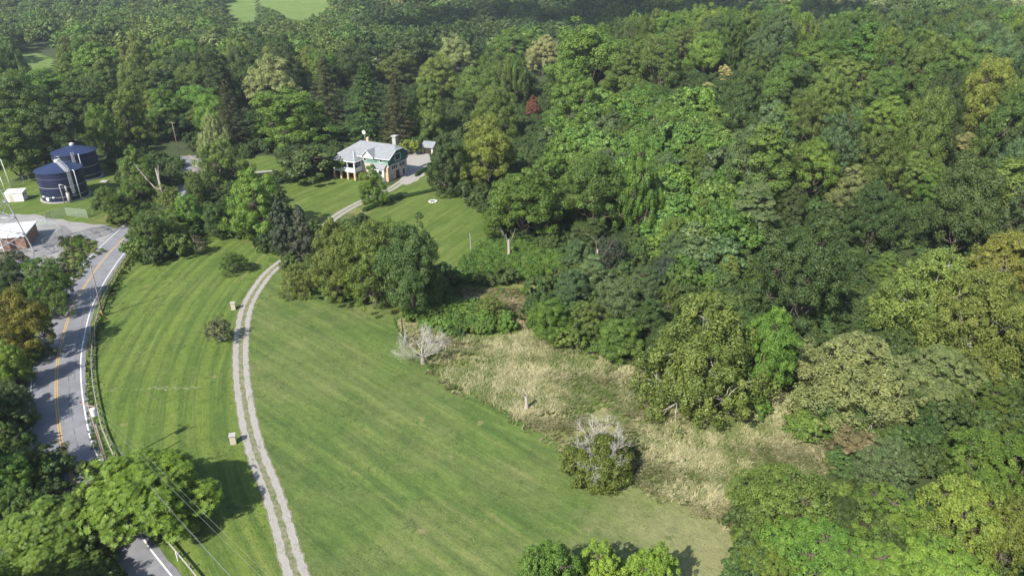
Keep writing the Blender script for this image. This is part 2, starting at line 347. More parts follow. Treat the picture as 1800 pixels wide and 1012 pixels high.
# --- bottom right
T(1372,868,176,130,'airy','mid','dark thin-leaved tree with pale fork at the corner of the dry meadow')
T(1240,618,226,262,'sycamore','olive','large olive green sycamore standing on the dry meadow'); T(1345,610,110,170,'lumpy','bright','bright green tree behind the large sycamore on the dry meadow'); T(1330,700,60,50,'bush','bright')
T(1500,655,226,190,'sycamore','pale','broad pale olive sycamore right of the gap at the end of the dry meadow'); T(1422,742,72,54,'bush','mid','low round green bush at the foot of the broad pale sycamore')
T(1508,775,96,64,'bush','brown','brownish bush right of the dry meadow end'); T(1640,515,180,190,'sycamore','olive'); T(1725,560,180,200,'sycamore','gold','dull golden sycamore with forked white trunk near the right edge')
T(1655,650,150,110,'sycamore','pale'); T(1765,460,140,130,'sycamore','gold'); T(1560,470,60,60,'round','mid')
T(1560,815,106,110,'airy','blue','bluish green willowy tree between the brownish bush and the lower right trees'); T(1480,900,70,70,'round','dark'); T(1474,858,60,40,'bush','mid'); T(1318,935,60,50,'bush','mid')
T(1752,710,130,90,'tufted','mid'); T(1745,800,170,130,'tufted','fresh')
T(1700,900,170,150,'tufted','yellow'); T(1570,905,170,140,'tufted','fresh'); T(1430,965,190,110,'tufted','fresh'); T(1350,985,120,70,'tufted','yellow')
T(1540,990,180,90,'tufted','fresh'); T(1785,930,130,150,'tufted','yellow'); T(1660,1000,170,100,'tufted','bright')
# --- thick hedge of small trees in the middle right
for a in [(965,552,80,80,'round','fresh'),(1005,505,86,80,'round','blue'),(1045,480,80,80,'round','blue'),(1030,560,90,84,'airy','mid'),(1085,525,86,90,'round','blue'),(1090,585,86,80,'round','mid'),
          (1140,560,86,90,'round','dark'),(1135,500,70,80,'airy','blue'),(1170,600,70,70,'round','dark'),(1180,530,70,80,'airy','mid'),(1060,610,60,40,'bush','mid'),(1000,590,60,44,'bush','mid'),
          (1040,415,86,76,'round','dark'),(1072,440,60,70,'airy','greydk'),(1170,475,54,60,'round','greydk'),(1015,440,50,60,'round','blue')]: T(*a)
T(922,348,150,130,'lumpy','fresh','big fresh green tree at the right corner of the upper lawn'); T(870,388,36,60,'lumpy','bright','narrow bright yellow-green tree at the right corner of the upper lawn'); T(965,300,70,80,'lumpy','fresh')
T(862,535,60,56,'airy','olive','small olive tree on the dry patch above the grass path')
# --- ridge and hillside accents
T(1035,95,150,120,'round','fresh','big fresh green tree topping the upper ridge'); T(900,88,110,76,'lumpy','bright'); T(955,92,62,60,'lumpy','straw','pale straw-green tree on the ridge left of the biggest ridge tree'); T(800,90,66,60,'lumpy','pale')
T(1010,180,90,110,'lumpy','fresh'); T(840,150,80,80,'round','mid'); T(770,130,80,80,'lumpy','olive'); T(1100,130,90,90,'round','mid'); T(1160,110,90,90,'airy','mid'); T(870,190,80,90,'round','mid')
T(1275,130,30,34,'lumpy','straw','small straw-yellow tree on the right part of the ridge'); T(1246,152,24,18,'lumpy','straw','tiny straw-yellow treetop just left of the small straw-yellow tree')
T(936,186,24,38,'lumpy','rust','rust-red dying tree in the wood above the yellowish tree'); T(975,232,44,30,'lumpy','straw'); T(1697,250,56,44,'lumpy','straw','straw-yellow tree in the right-hand wood'); T(1645,300,36,60,'lumpy','yellow')
T(1500,330,80,90,'round','pale'); T(1330,370,90,110,'tall','blue'); T(1430,110,120,80,'round','fresh'); T(1560,150,80,80,'round','mid'); T(1555,200,90,80,'lumpy','fresh'); T(1420,200,90,110,'airy','mid')
T(1330,130,80,80,'airy','mid'); T(1240,90,70,70,'round','fresh'); T(1200,75,70,60,'airy','olive'); T(1495,140,80,80,'lumpy','olive'); T(1650,330,70,80,'round','fresh'); T(1600,300,80,80,'airy','olive')
# columns of vine-covered small trees on the hillside
T(1240,425,34,60,'tall','mid'); T(1335,470,40,60,'tall','mid'); T(1282,470,40,50,'tall','olive'); T(1395,360,60,80,'round','dark')

# ------------------------------------------------------------------ open ground seen in the photo (pixels on the ground)
def wp(poly): return [px(*p)[:2] for p in poly]
DRIVE_PX = [(560,1090),(521,1009),(482,876),(445,776),(426,676),(424,600),(435,538),(464,490),(490,465),(520,445),(556,415),(592,380),(640,353),(680,336),(703,322),(726,305)]
ROAD_PX = [(330,1180),(262,1070),(198,978),(145,880),(113,796),(104,750),(99,690),(101,640),(109,600),(124,550),(146,508),(168,475),(190,447),(213,424),(245,394),(283,358),(322,318),(345,292),(330,272),(290,254),(235,243),(170,236)]
FIELD = [(575,1160),(521,1009),(482,876),(445,776),(426,676),(424,600),(435,538),(464,490),(490,465),(500,490),(545,522),(600,520),(690,540),(705,590),(760,652),(800,680),(860,712),(940,752),(1010,795),(1120,850),(1200,890),(1285,925),(1300,1012),(1350,1160)]
LEFT = [(430,1160),(335,1070),(262,968),(190,860),(163,796),(153,740),(149,690),(152,640),(163,590),(184,530),(206,485),(228,452),(300,448),(360,410),(440,430),(484,452),(455,485),(428,535),(416,600),(417,676),(436,776),(472,876),(512,1009),(545,1090),(560,1160)]
UPPER_L = [(488,330),(520,315),(600,303),(640,318),(668,330),(640,350),(600,368),(560,384),(520,372),(505,350)]
UPPER_R = [(640,382),(668,362),(720,345),(790,338),(815,352),(862,393),(855,425),(815,462),(760,470),(715,455),(690,400)]
HOUSE_LAWN = [(640,318),(668,330),(702,322),(758,288),(775,335),(700,350),(650,360)]
FARL = [(405,285),(470,270),(500,285),(480,305),(420,305)]
TANKLAWN = [(-330,330),(-90,290),(60,290),(110,300),(165,285),(205,300),(215,330),(215,348),(195,372),(170,392),(90,386),(-90,376),(-330,410)]
MEADOW = [(690,560),(705,595),(760,655),(800,683),(860,715),(940,755),(1010,798),(1120,853),(1200,893),(1285,928),(1310,905),(1340,870),(1455,838),(1470,800),(1445,770),(1390,755),(1395,700),(1370,690),(1330,690),(1250,740),(1150,700),(1135,650),(1080,625),(1010,600),(935,580),(905,590),(860,595),(790,590)]
PATCH = [(800,505),(860,495),(930,500),(985,480),(1000,470),(975,455),(950,470),(930,480),(860,485),(820,495),(800,520),(845,560),(890,580),(932,585),(930,540),(925,510)]
GRAVEL = [(-260,420),(-90,376),(60,376),(100,386),(165,394),(205,400),(232,405),(205,440),(180,440),(165,425),(140,414),(115,424),(130,455),(115,480),(80,480),(45,500),(-90,500),(-260,560)]
YARD = [(700,318),(716,330),(757,299),(757,272),(742,262),(716,270),(712,296)]
FIELD_A = [(22,92),(70,96),(98,106),(90,124),(55,128)]; FIELD_B = [(194,114),(212,116),(220,132),(200,136)]
FIELD_C = [(478,-30),(470,8),(500,24),(530,34),(560,22),(600,-30)]; FIELD_D = [(396,-20),(402,18),(428,40),(450,30),(440,-20)]
HOUSEBOX = [(596,250),(650,236),(712,250),(718,310),(690,330),(596,312)]
TANKBOX = [(52,262),(110,246),(176,262),(186,330),(150,372),(60,372)]
ROADBAND = [(50,780),(55,640),(85,560),(150,465),(205,415),(300,340),(345,310),(310,270),(250,255),(250,235),(315,238),(372,300),(300,390),(232,450),(190,540),(165,640),(170,800)]
DRIVEBAND = [(470,1160),(470,1009),(440,876),(405,776),(392,676),(392,600),(405,538),(440,480),(484,450),(500,470),(480,500),(458,540),(445,600),(448,676),(470,776),(510,876),(550,1009),(600,1160)]
DC2 = [(545,408),(580,376),(640,344),(655,352),(605,385),(570,412)]
RB2 = [(185,930),(240,925),(330,1030),(215,1030)]
ISLE = [(100,424),(140,414),(170,427),(182,442),(152,478),(120,512),(84,500),(85,470),(110,455)]
CLEAR = [ISLE, DC2, FARL, RB2, DRIVEBAND, FIELD, LEFT, UPPER_L, UPPER_R, HOUSE_LAWN, MEADOW, PATCH, GRAVEL, YARD, HOUSEBOX, TANKBOX, TANKLAWN, ROADBAND]
CLEARFAR = [[(8,84),(70,86),(108,98),(104,138),(48,140)], [(184,104),(220,106),(228,142),(192,142)], FIELD_C, FIELD_D, [(522,94),(556,94),(556,98),(522,98)], [(646,96),(664,96),(664,100),(646,100)]]
GRASSPATH = [(790,590),(860,583),(905,577),(935,582)]
WEEDS = [(815,462),(855,425),(870,420),(960,440),(1000,455),(985,475),(930,495),(860,492),(820,500),(790,500)]
THICKET = [(705,545),(770,535),(800,540),(890,565),(895,585),(800,590),(735,575)]
SCRUB = [(990,200),(1120,180),(1240,210),(1300,290),(1310,420),(1270,520),(1180,520),(1110,400),(1050,380),(1000,330),(960,260)]
def inside(poly, X, Y):
    X = np.asarray(X); Y = np.asarray(Y); r = np.zeros(X.shape, bool); n = len(poly)
    for i in range(n):
        x0, y0 = poly[i]; x1, y1 = poly[(i+1) % n]
        if y0 == y1: continue
        c = ((y0 > Y) != (y1 > Y)) & (X < (x1-x0)*(Y-y0)/(y1-y0)+x0); r ^= c
    return r
def in_any(polys, X, Y):
    r = np.zeros(np.asarray(X).shape, bool)
    for p in polys: r |= inside(p, X, Y)
    return r
# smooth value noise for kinds and colours
def vnoise(X, Y, s, seed=0):
    rs = np.random.RandomState(seed); a = 0
    for i in range(5):
        th = rs.rand()*6.28; k = (1.7**i)/s; a = a + np.sin((X*math.cos(th)+Y*math.sin(th))*k*1.9+rs.rand()*6.28)/(1.35**i)
    return a/2.2

# ------------------------------------------------------------------ the wood, tree by tree
def jitter(x0, x1, y0, y1, s, rs):
    gx, gy = np.meshgrid(np.arange(x0, x1, s), np.arange(y0, y1, s*.9)); gx = gx+ (np.arange(gx.shape[0]) % 2)[:, None]*s*.5
    return (gx+(rs.rand(*gx.shape)-.5)*s*.75).ravel(), (gy+(rs.rand(*gx.shape)-.5)*s*.75).ravel()
CLEARW = [wp(p) for p in (ISLE, DRIVEBAND, FIELD, LEFT, UPPER_L, UPPER_R, HOUSE_LAWN, MEADOW, PATCH, GRAVEL, YARD, TANKLAWN, FARL, WEEDS, THICKET)] + [[px(x, y, 0)[:2] for x, y in ROADBAND]]
HX = np.array([t['X'] for t in TREES]); HY = np.array([t['Y'] for t in TREES]); HW = np.array([t['W'] for t in TREES])
HC = np.array([[t['cx'], t['cy'], t['w'], t['h']] for t in TREES])
wood = []
rs = np.random.RandomState(3)
for band in ((40, 350, 9.9), (350, 1060, 15.0)):
    X, Y = jitter(-900, 900, band[0], band[1], band[2], rs)
    keep = np.abs(X) < Y*.78+45; X, Y = X[keep], Y[keep]; n = len(X)
    if band[0] < 100: W = 10.5+6.0*rs.rand(n)+3*(rs.rand(n) > .85); H = 9+9*rs.rand(n)+.45*W
    else: W = 14+9*rs.rand(n); H = 12+9*rs.rand(n)+4*vnoise(X, Y, 60, 9)
    H = np.where((X < -.62*Y) & (Y < 140), H*.6, H)
    Z = terr(X, Y)
    bx, by, _ = w2p(X, Y, Z)
    scrub = inside(SCRUB, bx, by+0) & (Y < 300)
    lowz = scrub; W = np.where(lowz, W*.52, W); H = np.where(lowz, H*.40, H)
    # small vine-hung trees between the scrub and the middle hedge
    ok = np.ones(n, bool)
    for (fx, fz) in ((0, 0.0), (0, .55), (0, 1.0), (-.42, .6), (.42, .6), (-.3, .85), (.3, .85), (0, .3)):
        qx, qy, _ = w2p(X+W*fx, Y, Z+H*fz)
        ok &= ~in_any(CLEAR if band[0] < 100 else CLEARFAR, qx, qy)
    if band[0] < 100: ok &= ~in_any(CLEARW, X, Y); ok &= ~in_any(CLEARFAR, bx, by) & ~in_any(CLEARFAR, *w2p(X, Y, Z+H)[:2]) & ~in_any(CLEARFAR, *w2p(X, Y, Z+H*.6)[:2])
    cx, cy, cdp = w2p(X, Y, Z+H*.6)
    for i in range(len(HX)):
        d = np.hypot(X-HX[i], Y-HY[i]); ok &= d > .36*(W+HW[i])
        e = ((cx-HC[i, 0])/(HC[i, 2]*.5+W*F/cdp*.30))**2+((cy-HC[i, 1])/(HC[i, 3]*.5+H*F/cdp*.25))**2
        ok &= ~((Y < HY[i]+1) & (e < (.45 if HC[i, 0] > 880 and HC[i, 1] < 430 and HC[i, 2] > 64 else 1.3)))
    # keep the lower right free in front of the hand-set trees
    for i in np.nonzero(ok)[0]: wood.append((X[i], Y[i], W[i], H[i], Z[i], cx[i], cy[i], W[i]*F/cdp[i], bool(lowz[i])))
def wood_style(X, Y, low, r, cx, cy):
    a = vnoise(X, Y, 38, 1)+r[0]*1.1-.55; b = r[1]
    if low: return ('round' if b < .6 else 'airy'), ('fresh' if a > .3 else 'blue' if a < -.35 else 'mid')
    if Y > 350:
        c = 'dark' if a < .1 else 'mid'  # cloud shade put into leaf colour: darker behind the ridge, lighter left and right
        if cx < 620 and cy > 20: c = 'mid' if a < .1 else 'olive' if b < .25 else 'fresh' if a > .6 else 'mid'
        if cx > 1250 and cy < 40: c = 'mid' if a < .4 else 'pale'
        if b > .96: c = 'pale'
        return 'far', c
    k = 'round' if b < .36 else 'lumpy' if b < .64 else 'tufted' if b < .78 else 'airy' if b < .88 else 'tall'
    c = 'dark' if a < -.45 else 'mid' if a < .35 else 'fresh' if a < .7 else 'olive' if r[2] < .5 else 'bright'
    if cx > 1150 and cy > 60 and r[2] > .6: c = 'blue' if r[2] > .8 else 'dark'
    if X < -60 and r[2] > .75: c = 'olive'
    if r[3] > .965: c = 'yellow'
    if X < 0 and Y > 190 and r[3] < .06: k, c = 'spruce', 'dark'
    return k, c
wood.sort(key=lambda t: -t[7])
far_pts = []; NIND = 298
for (X, Y, W, H, Z, cx, cy, pw, low) in wood:
    r = rs.rand(6); k, c = wood_style(X, Y, low, r, cx, cy)
    vis = -10 < cx < 1810 and cy > -10 and cy-H*F/ (Y*ct+ (CAMH-Z)*st)*.5 < 1012
    if k != 'far' and vis and len(TREES) < NIND:
        var = [q for q in PROTO if q.startswith(k)]; key = var[int(r[4]*len(var)) % len(var)]; p = PROTO[key]
        TREES.append(dict(X=X, Y=Y, sx=W/2/p['R'], sz=H/p['zt'], key=key, kind=k, col=c, W=W, H=H, cx=cx, cy=cy, w=pw, h=pw, label=None, hand=False))
    else: far_pts.append((X, Y, Z, W, H, k, c))

# ------------------------------------------------------------------ words for where a tree stands
def where(t):
    x, y = t['cx'], t['cy']
    if x < 240 and y < 350: return 'behind the blue tanks' if x < 200 else 'right of the blue tanks'
    if x < 560 and y < 165: return 'in the far left woods'
    if x < 420 and y < 345: return 'around the far bend of the road'
    if x < 420 and y < 450: return 'where the road enters the trees'
    if x < 150 and y < 760: return 'along the left side of the road'
    if x < 330: return 'in the lower left corner'
    if x < 780 and y < 300: return 'behind the house'
    if x < 880: return 'beside the upper lawn'
    if y > 740: return 'in the lower right corner'
    if 880 < x < 1210 and y > 390: return 'in the thick growth above the dry meadow'
    if x > 1290 and y > 430: return 'in the grove at the right edge'
    if y < 160: return 'on the ridge of the hillside wood'
    if x < 1300: return 'on the left part of the hillside'
    if y < 300: return 'on the right part of the hillside'
    return 'at the right foot of the hillside'
ORD = ['first','second','third','fourth','fifth','sixth','seventh','eighth','ninth','tenth','eleventh','twelfth']
def ordw(i): return ORD[i] if i < 12 else '%d%s' % (i+1, {1:'st',2:'nd',3:'rd'}.get((i+1) % 10, 'th') if (i+1) not in (11,12,13) else 'th')
groups = {}
for t in TREES:
    if t['label'] is None:
        nm = NAME[t['kind']]; noun = {'bush': 'bush', 'spruce_tree': 'spruce', 'sycamore_tree': 'sycamore', 'cedar_tree': 'cedar'}.get(nm, 'tree')
        groups.setdefault('%s %s %s %s' % (CW[t['col']], FORM[t['kind']], noun, where(t)), []).append(t)
for k, L in groups.items():
    L.sort(key=lambda t: t['cx'])
    for i, t in enumerate(L): t['label'] = k if len(L) == 1 else '%s, %s from the left' % (k, ordw(i))
GRP = dict(broadleaf_tree='broadleaf trees of the woods and lawns', sycamore_tree='sycamores right of the dry meadow', walnut_tree='feathery-leaved trees in the foreground',
           spruce_tree='spruces behind the house and lawn', cedar_tree='pair of grey-green cedars', bush='bushes around the lawns and meadow')
def place(t, i):
    rz = (i*2.399) % (2*PI); nm = NAME[t['kind']]; p = PROTO[t['key']]
    e = empty(nm, (t['X'], t['Y'], tz(t['X'], t['Y'])-.15), rz, (t['sx'], t['sx'], t['sz']))
    tag(e, t['label'], CATW[nm], GRP[nm])
    tr = obj('trunk' if nm != 'bush' else 'stem', p['trunk'], e); cr = obj('crown' if nm != 'bush' else 'foliage', p['crown'], e)
    c = COL[t['col']]; j = random.uniform(.76, 1.18); cr.color = (c[0]*j*random.uniform(.9, 1.12), c[1]*j, c[2]*j, 1)
for i, t in enumerate(TREES): place(t, i)

# ------------------------------------------------------------------ uncountable growth: one object each, real instances of the same trees and bushes
PC = bpy.data.collections.new('kept_aside'); PIDX = {}
names = [k for k in PROTO if k[:4] in ('tuft', 'roun', 'lump', 'airy', 'tall', 'bush', 'farr', 'fars')]
for i, k in enumerate(sorted(names)):
    me = PROTO[k]['crown'].copy(); me.materials.clear(); me.materials.append(M_LEAF_FAR)
    o = bpy.data.objects.new('p%03d' % i, me); PC.objects.link(o); PIDX[k] = i
def scatter(name, pts, label, cat):
    """pts: (x,y,z,sx,sz,rot,key,(r,g,b))"""
    n = len(pts); me = bpy.data.meshes.new(name); me.vertices.add(n)
    me.vertices.foreach_set('co', np.array([p[:3] for p in pts], dtype=np.float32).ravel())
    a = me.attributes.new('scl', 'FLOAT_VECTOR', 'POINT'); a.data.foreach_set('vector', np.array([(p[3], p[3], p[4]) for p in pts], dtype=np.float32).ravel())
    a = me.attributes.new('rot', 'FLOAT_VECTOR', 'POINT'); a.data.foreach_set('vector', np.array([(0, 0, p[5]) for p in pts], dtype=np.float32).ravel())
    a = me.attributes.new('idx', 'INT', 'POINT'); a.data.foreach_set('value', np.array([PIDX[p[6]] for p in pts], dtype=np.int32))
    a = me.attributes.new('col', 'FLOAT_COLOR', 'POINT'); a.data.foreach_set('color', np.array([(*p[7], 1) for p in pts], dtype=np.float32).ravel())
    o = obj(name, me); tag(o, label, cat, kind='stuff')
    ng = bpy.data.node_groups.new(name, 'GeometryNodeTree')
    ng.interface.new_socket('Geometry', in_out='INPUT', socket_type='NodeSocketGeometry'); ng.interface.new_socket('Geometry', in_out='OUTPUT', socket_type='NodeSocketGeometry')
    N = ng.nodes; gi = N.new('NodeGroupInput'); go = N.new('NodeGroupOutput'); ip = N.new('GeometryNodeInstanceOnPoints'); ci = N.new('GeometryNodeCollectionInfo')
    ci.inputs['Collection'].default_value = PC; ci.inputs['Separate Children'].default_value = True; ci.inputs['Reset Children'].default_value = True
    def na(nm, ty):
        x = N.new('GeometryNodeInputNamedAttribute'); x.data_type = ty; x.inputs['Name'].default_value = nm; return x.outputs['Attribute']
    L = ng.links.new; L(gi.outputs[0], ip.inputs['Points']); L(ci.outputs[0], ip.inputs['Instance']); ip.inputs['Pick Instance'].default_value = True
    L(na('idx', 'INT'), ip.inputs['Instance Index']); L(na('scl', 'FLOAT_VECTOR'), ip.inputs['Scale']); L(na('rot', 'FLOAT_VECTOR'), ip.inputs['Rotation']); L(ip.outputs[0], go.inputs[0])
    md = o.modifiers.new('scatter', 'NODES'); md.node_group = ng
    return o
def cj(c, lo=.72, hi=1.2):
    b = random.uniform(lo, hi); return (COL[c][0]*b*random.uniform(.88, 1.12), COL[c][1]*b, COL[c][2]*b)
pts = []
for (X, Y, Z, W, H, k, c) in far_pts:
    if k == 'far': k = 'farround' if random.random() > .05 else 'farspruce'
    if k == 'spruce': k = 'farspruce'
    var = [q for q in PIDX if q.startswith(k)]; key = random.choice(var); p = PROTO[key]
    pts.append((X, Y, Z-.2, W/2/p['R'], H/p['zt'], random.uniform(0, 6.28), key, cj(c)))
print('individual trees', len(TREES), 'woodland', len(pts))
scatter('woodland', pts, 'far-off continuous woodland of dark and mid green treetops behind the ridge and valley', 'woodland')
# bushes under and between the trees
pts = []
X, Y = jitter(-260, 300, 42, 340, 3.3, rs); keep = (np.abs(X) < Y*.8+20); X, Y = X[keep], Y[keep]
Z = terr(X, Y); bx, by, _ = w2p(X, Y, Z); tx, ty, _ = w2p(X, Y, Z+2.4)
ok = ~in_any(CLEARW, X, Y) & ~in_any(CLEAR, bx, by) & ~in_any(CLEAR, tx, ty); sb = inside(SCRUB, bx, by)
for i in np.nonzero(ok)[0]:
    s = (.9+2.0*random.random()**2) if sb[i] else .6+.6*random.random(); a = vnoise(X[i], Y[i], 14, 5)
    c = ('vine' if a > .1 else 'fresh' if a > -.5 else 'blue') if sb[i] else 'dark'  # outside the scrub, dark leaf colour deepens the shaded gaps between crowns
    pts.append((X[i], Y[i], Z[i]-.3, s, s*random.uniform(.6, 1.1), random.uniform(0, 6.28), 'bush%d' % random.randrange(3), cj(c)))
for poly, s, cols, sz in ((WEEDS, .9, ('vine', 'fresh', 'vine'), .42), (THICKET, 1.1, ('vine', 'fresh', 'mid'), .6), (PATCH, 4, ('fresh',), .3), (ISLE, 1.5, ('mid', 'fresh', 'brown', 'pale'), .28)):
    pw_ = wp(poly); xs = [p[0] for p in pw_]; ys = [p[1] for p in pw_]
    X, Y = jitter(min(xs), max(xs), min(ys), max(ys), s, rs); k = inside(pw_, X, Y)
    for x, y in zip(X[k], Y[k]):
        q = sz*random.uniform(.6, 1.2)*(1.2 if poly is THICKET else 1); pts.append((x, y, -.1, q, q*random.uniform(.7, 1.1), random.uniform(0, 6.28), 'bush%d' % random.randrange(3), cj(random.choice(cols))))
# clean ragged foot of the woods where they meet the lawns
scatter('undergrowth', pts, 'dense green scrub, vines and weeds covering the hillside and the ground under the trees', 'undergrowth')
print('bushes', len(pts))
# ------------------------------------------------------------------ ground
def grass_mat(name, base, light, dry, darkc, rz, sx=.35, stripe=None, circle=None, dryamt=.5, stripe_amt=.35, edge_amt=1.0, corner=None):
    """mown grass: streaks along the mower's direction, mower stripes, dry patches, mottling"""
    g = NG(name); pos = g.n('ShaderNodeNewGeometry').outputs['Position']
    if circle:
        cx, cy = circle; v = g.n('ShaderNodeVectorMath', operation='SUBTRACT'); g.l(pos, v.inputs[0]); v.inputs[1].default_value = (cx, cy, 0)
        s = g.n('ShaderNodeSeparateXYZ'); g.l(v.outputs[0], s.inputs[0])
        rad = g.math('SQRT', g.math('ADD', g.math('MULTIPLY', s.outputs[0], s.outputs[0]), g.math('MULTIPLY', s.outputs[1], s.outputs[1])))
        ang = g.math('MULTIPLY', g.math('ARCTAN2', s.outputs[1], s.outputs[0]), 50)
        cb = g.n('ShaderNodeCombineXYZ'); g.l(ang, cb.inputs[0]); g.l(rad, cb.inputs[1]); al = cb.outputs[0]
    else: al = g.mapping(pos, rz=rz)
    streak = g.noise(g.mapping(al, (sx*.16, sx*2.0, 1)), 1.0, 6, .65, .3)
    fine = g.noise(g.mapping(al, (1.2, 4.5, 1)), 1.0, 4, .7)
    blot = g.noise(pos, .07, 5, .6, .4); mott = g.noise(pos, .9, 5, .7); grain = g.noise(pos, 5.5, 3, .8)
    c = g.ramp(streak, [(.33, darkc), (.47, base), (.60, light), (.74, dry)])
    c = g.mix(g.math('MULTIPLY', g.ramp(blot, [(.40, (0,0,0)), (.68, (1,1,1))]), dryamt), c, dry)
    c = g.mix(g.ramp(g.noise(pos, .11, 4, .6), [(.52, (0,0,0)), (.70, (.6,.6,.6))]), c, darkc)
    if stripe:
        sp = g.n('ShaderNodeSeparateXYZ'); g.l(al, sp.inputs[0])
        wob = g.math('ADD', sp.outputs[1], g.math('MULTIPLY', g.noise(pos, .05, 2), 2.0))
        sw = g.math('SINE', g.math('MULTIPLY', wob, 2*PI/stripe))
        edge = g.math('POWER', g.math('ABSOLUTE', g.math('SINE', g.math('MULTIPLY', wob, PI/stripe*2))), .25)
        c = g.mix(g.math('MULTIPLY', g.math('ADD', g.math('MULTIPLY', sw, .5), .5), stripe_amt), c, light)
        c = g.mix(g.math('MULTIPLY', g.math('SUBTRACT', 1, edge), edge_amt), c, darkc)
    if corner:
        dv = g.n('ShaderNodeVectorMath', operation='DISTANCE'); g.l(pos, dv.inputs[0]); dv.inputs[1].default_value = (corner[0], corner[1], 0)
        dd = g.math('ADD', g.math('DIVIDE', dv.outputs['Value'], corner[2]), g.math('MULTIPLY', g.math('SUBTRACT', g.noise(al, .35, 5, .7), .5), 1.3))
        c = g.mix(g.ramp(dd, [(.25, (.8,.8,.8)), (1.0, (0,0,0))]), c, (.22,.215,.10))
    vo = g.n('ShaderNodeTexVoronoi'); vo.inputs['Scale'].default_value = .16; g.l(pos, vo.inputs['Vector'])
    ds = g.math('ADD', vo.outputs['Distance'], g.math('MULTIPLY', g.noise(pos, .8, 4, .7), .28))
    c = g.mix(g.ramp(ds, [(.17, (.75,.75,.75)), (.25, (0,0,0))]), c, dry)
    c = g.mix(g.ramp(g.noise(pos, .33, 6, .75), [(.58, (0,0,0)), (.66, (.55,.55,.55))]), c, tuple(x*.8 for x in darkc))
    val = g.math('ADD', g.math('MULTIPLY', mott, .8), g.math('ADD', g.math('MULTIPLY', grain, 1.0), g.math('MULTIPLY', fine, .65)))
    hv = g.n('ShaderNodeHueSaturation'); g.l(c, hv.inputs['Color']); g.l(g.math('SUBTRACT', val, .22), hv.inputs['Value'])
    g.l(hv.outputs[0], g.p.inputs['Base Color']); g.p.inputs['Roughness'].default_value = .85; g.p.inputs['Specular IOR Level'].default_value = .15
    b = g.n('ShaderNodeBump'); b.inputs['Strength'].default_value = .7; b.inputs['Distance'].default_value = .12
    g.l(g.math('ADD', grain, g.math('MULTIPLY', mott, 1.4)), b.inputs['Height']); g.l(b.outputs[0], g.p.inputs['Normal'])
    return g.m
a_, b_, c_ = px(490, 470), px(418, 610), px(521, 1009)
def circ(a, b, c):
    ax, ay = a[:2]; bx, by = b[:2]; cx, cy = c[:2]; d = 2*(ax*(by-cy)+bx*(cy-ay)+cx*(ay-by))
    return (((ax*ax+ay*ay)*(by-cy)+(bx*bx+by*by)*(cy-ay)+(cx*cx+cy*cy)*(ay-by))/d, ((ax*ax+ay*ay)*(cx-bx)+(bx*bx+by*by)*(ax-cx)+(cx*cx+cy*cy)*(bx-ax))/d)
CIRC = circ(a_, b_, c_)
p1, p2 = px(600, 743), px(800, 876); ROW = math.atan2(p2[1]-p1[1], p2[0]-p1[0])
p1, p2 = px(700, 430), px(790, 372); ROW2 = math.atan2(p2[1]-p1[1], p2[0]-p1[0])
G0, G1, G2, G3 = (.077,.123,.030), (.114,.164,.038), (.21,.195,.085), (.048,.090,.021)
M_FIELD = grass_mat('mown_field', G0, G1, G2, G3, -ROW, stripe=4.4, dryamt=.45, stripe_amt=.28, edge_amt=.45, corner=(*px(1262, 985)[:2], 17))
M_LEFT = grass_mat('mown_left', (.076,.124,.023), (.128,.178,.033), (.20,.185,.075), G3, 0, circle=CIRC, stripe=3.9, dryamt=.2, stripe_amt=.7, edge_amt=.9)
M_UP = grass_mat('mown_upper', (.080,.125,.022), (.120,.165,.032), (.185,.180,.065), (.058,.100,.020), -ROW2, stripe=3.0, dryamt=.2, stripe_amt=.2, edge_amt=.5)
M_ROUGH = grass_mat('rough_grass', (.075,.12,.022), (.12,.16,.03), (.22,.19,.08), (.045,.085,.018), .4, dryamt=.6)
M_MEADOW = grass_mat('meadow_floor', (.13,.155,.045), (.21,.20,.085), (.30,.26,.145), (.075,.115,.028), .9, dryamt=.7)
M_FLOOR = mat('forest_floor', (.030,.048,.014), .95, noise=(.25, (.055,.070,.022), .2), bump=.8, bscale=1.2)
M_FARF = grass_mat('pasture', (.105,.165,.035), (.14,.20,.05), (.19,.21,.075), (.085,.14,.03), .3, dryamt=.3)
M_ASPH = mat('asphalt', (.23,.23,.24), .85, noise=(.35, (.15,.15,.16), .2), bump=.25, bscale=30)
g = NG('gravel'); pos = g.n('ShaderNodeNewGeometry').outputs['Position']
g.l(g.mix(g.ramp(g.noise(pos, .35, 6, .75), [(.38, (0,0,0)), (.62, (1,1,1))]), g.ramp(g.noise(pos, 6, 4, .8), [(.3, (.20,.185,.16)), (.7, (.38,.355,.31))]), g.ramp(g.noise(pos, 7, 4, .8), [(.3, (.20,.19,.17)), (.7, (.40,.375,.34))])), g.p.inputs['Base Color'])
g.p.inputs['Roughness'].default_value = .95; M_GRAVEL = g.m
M_LOT = mat('worn_lot', (.20,.195,.20), .9, noise=(.3, (.30,.285,.26), .25), bump=.3, bscale=12)
M_WHITE = mat('line_paint', (.72,.72,.72), .6, noise=(2.5, (.55,.55,.55), .2)); M_YEL = mat('yellow_paint', (.56,.36,.10), .6, noise=(2.5, (.42,.28,.10), .2))

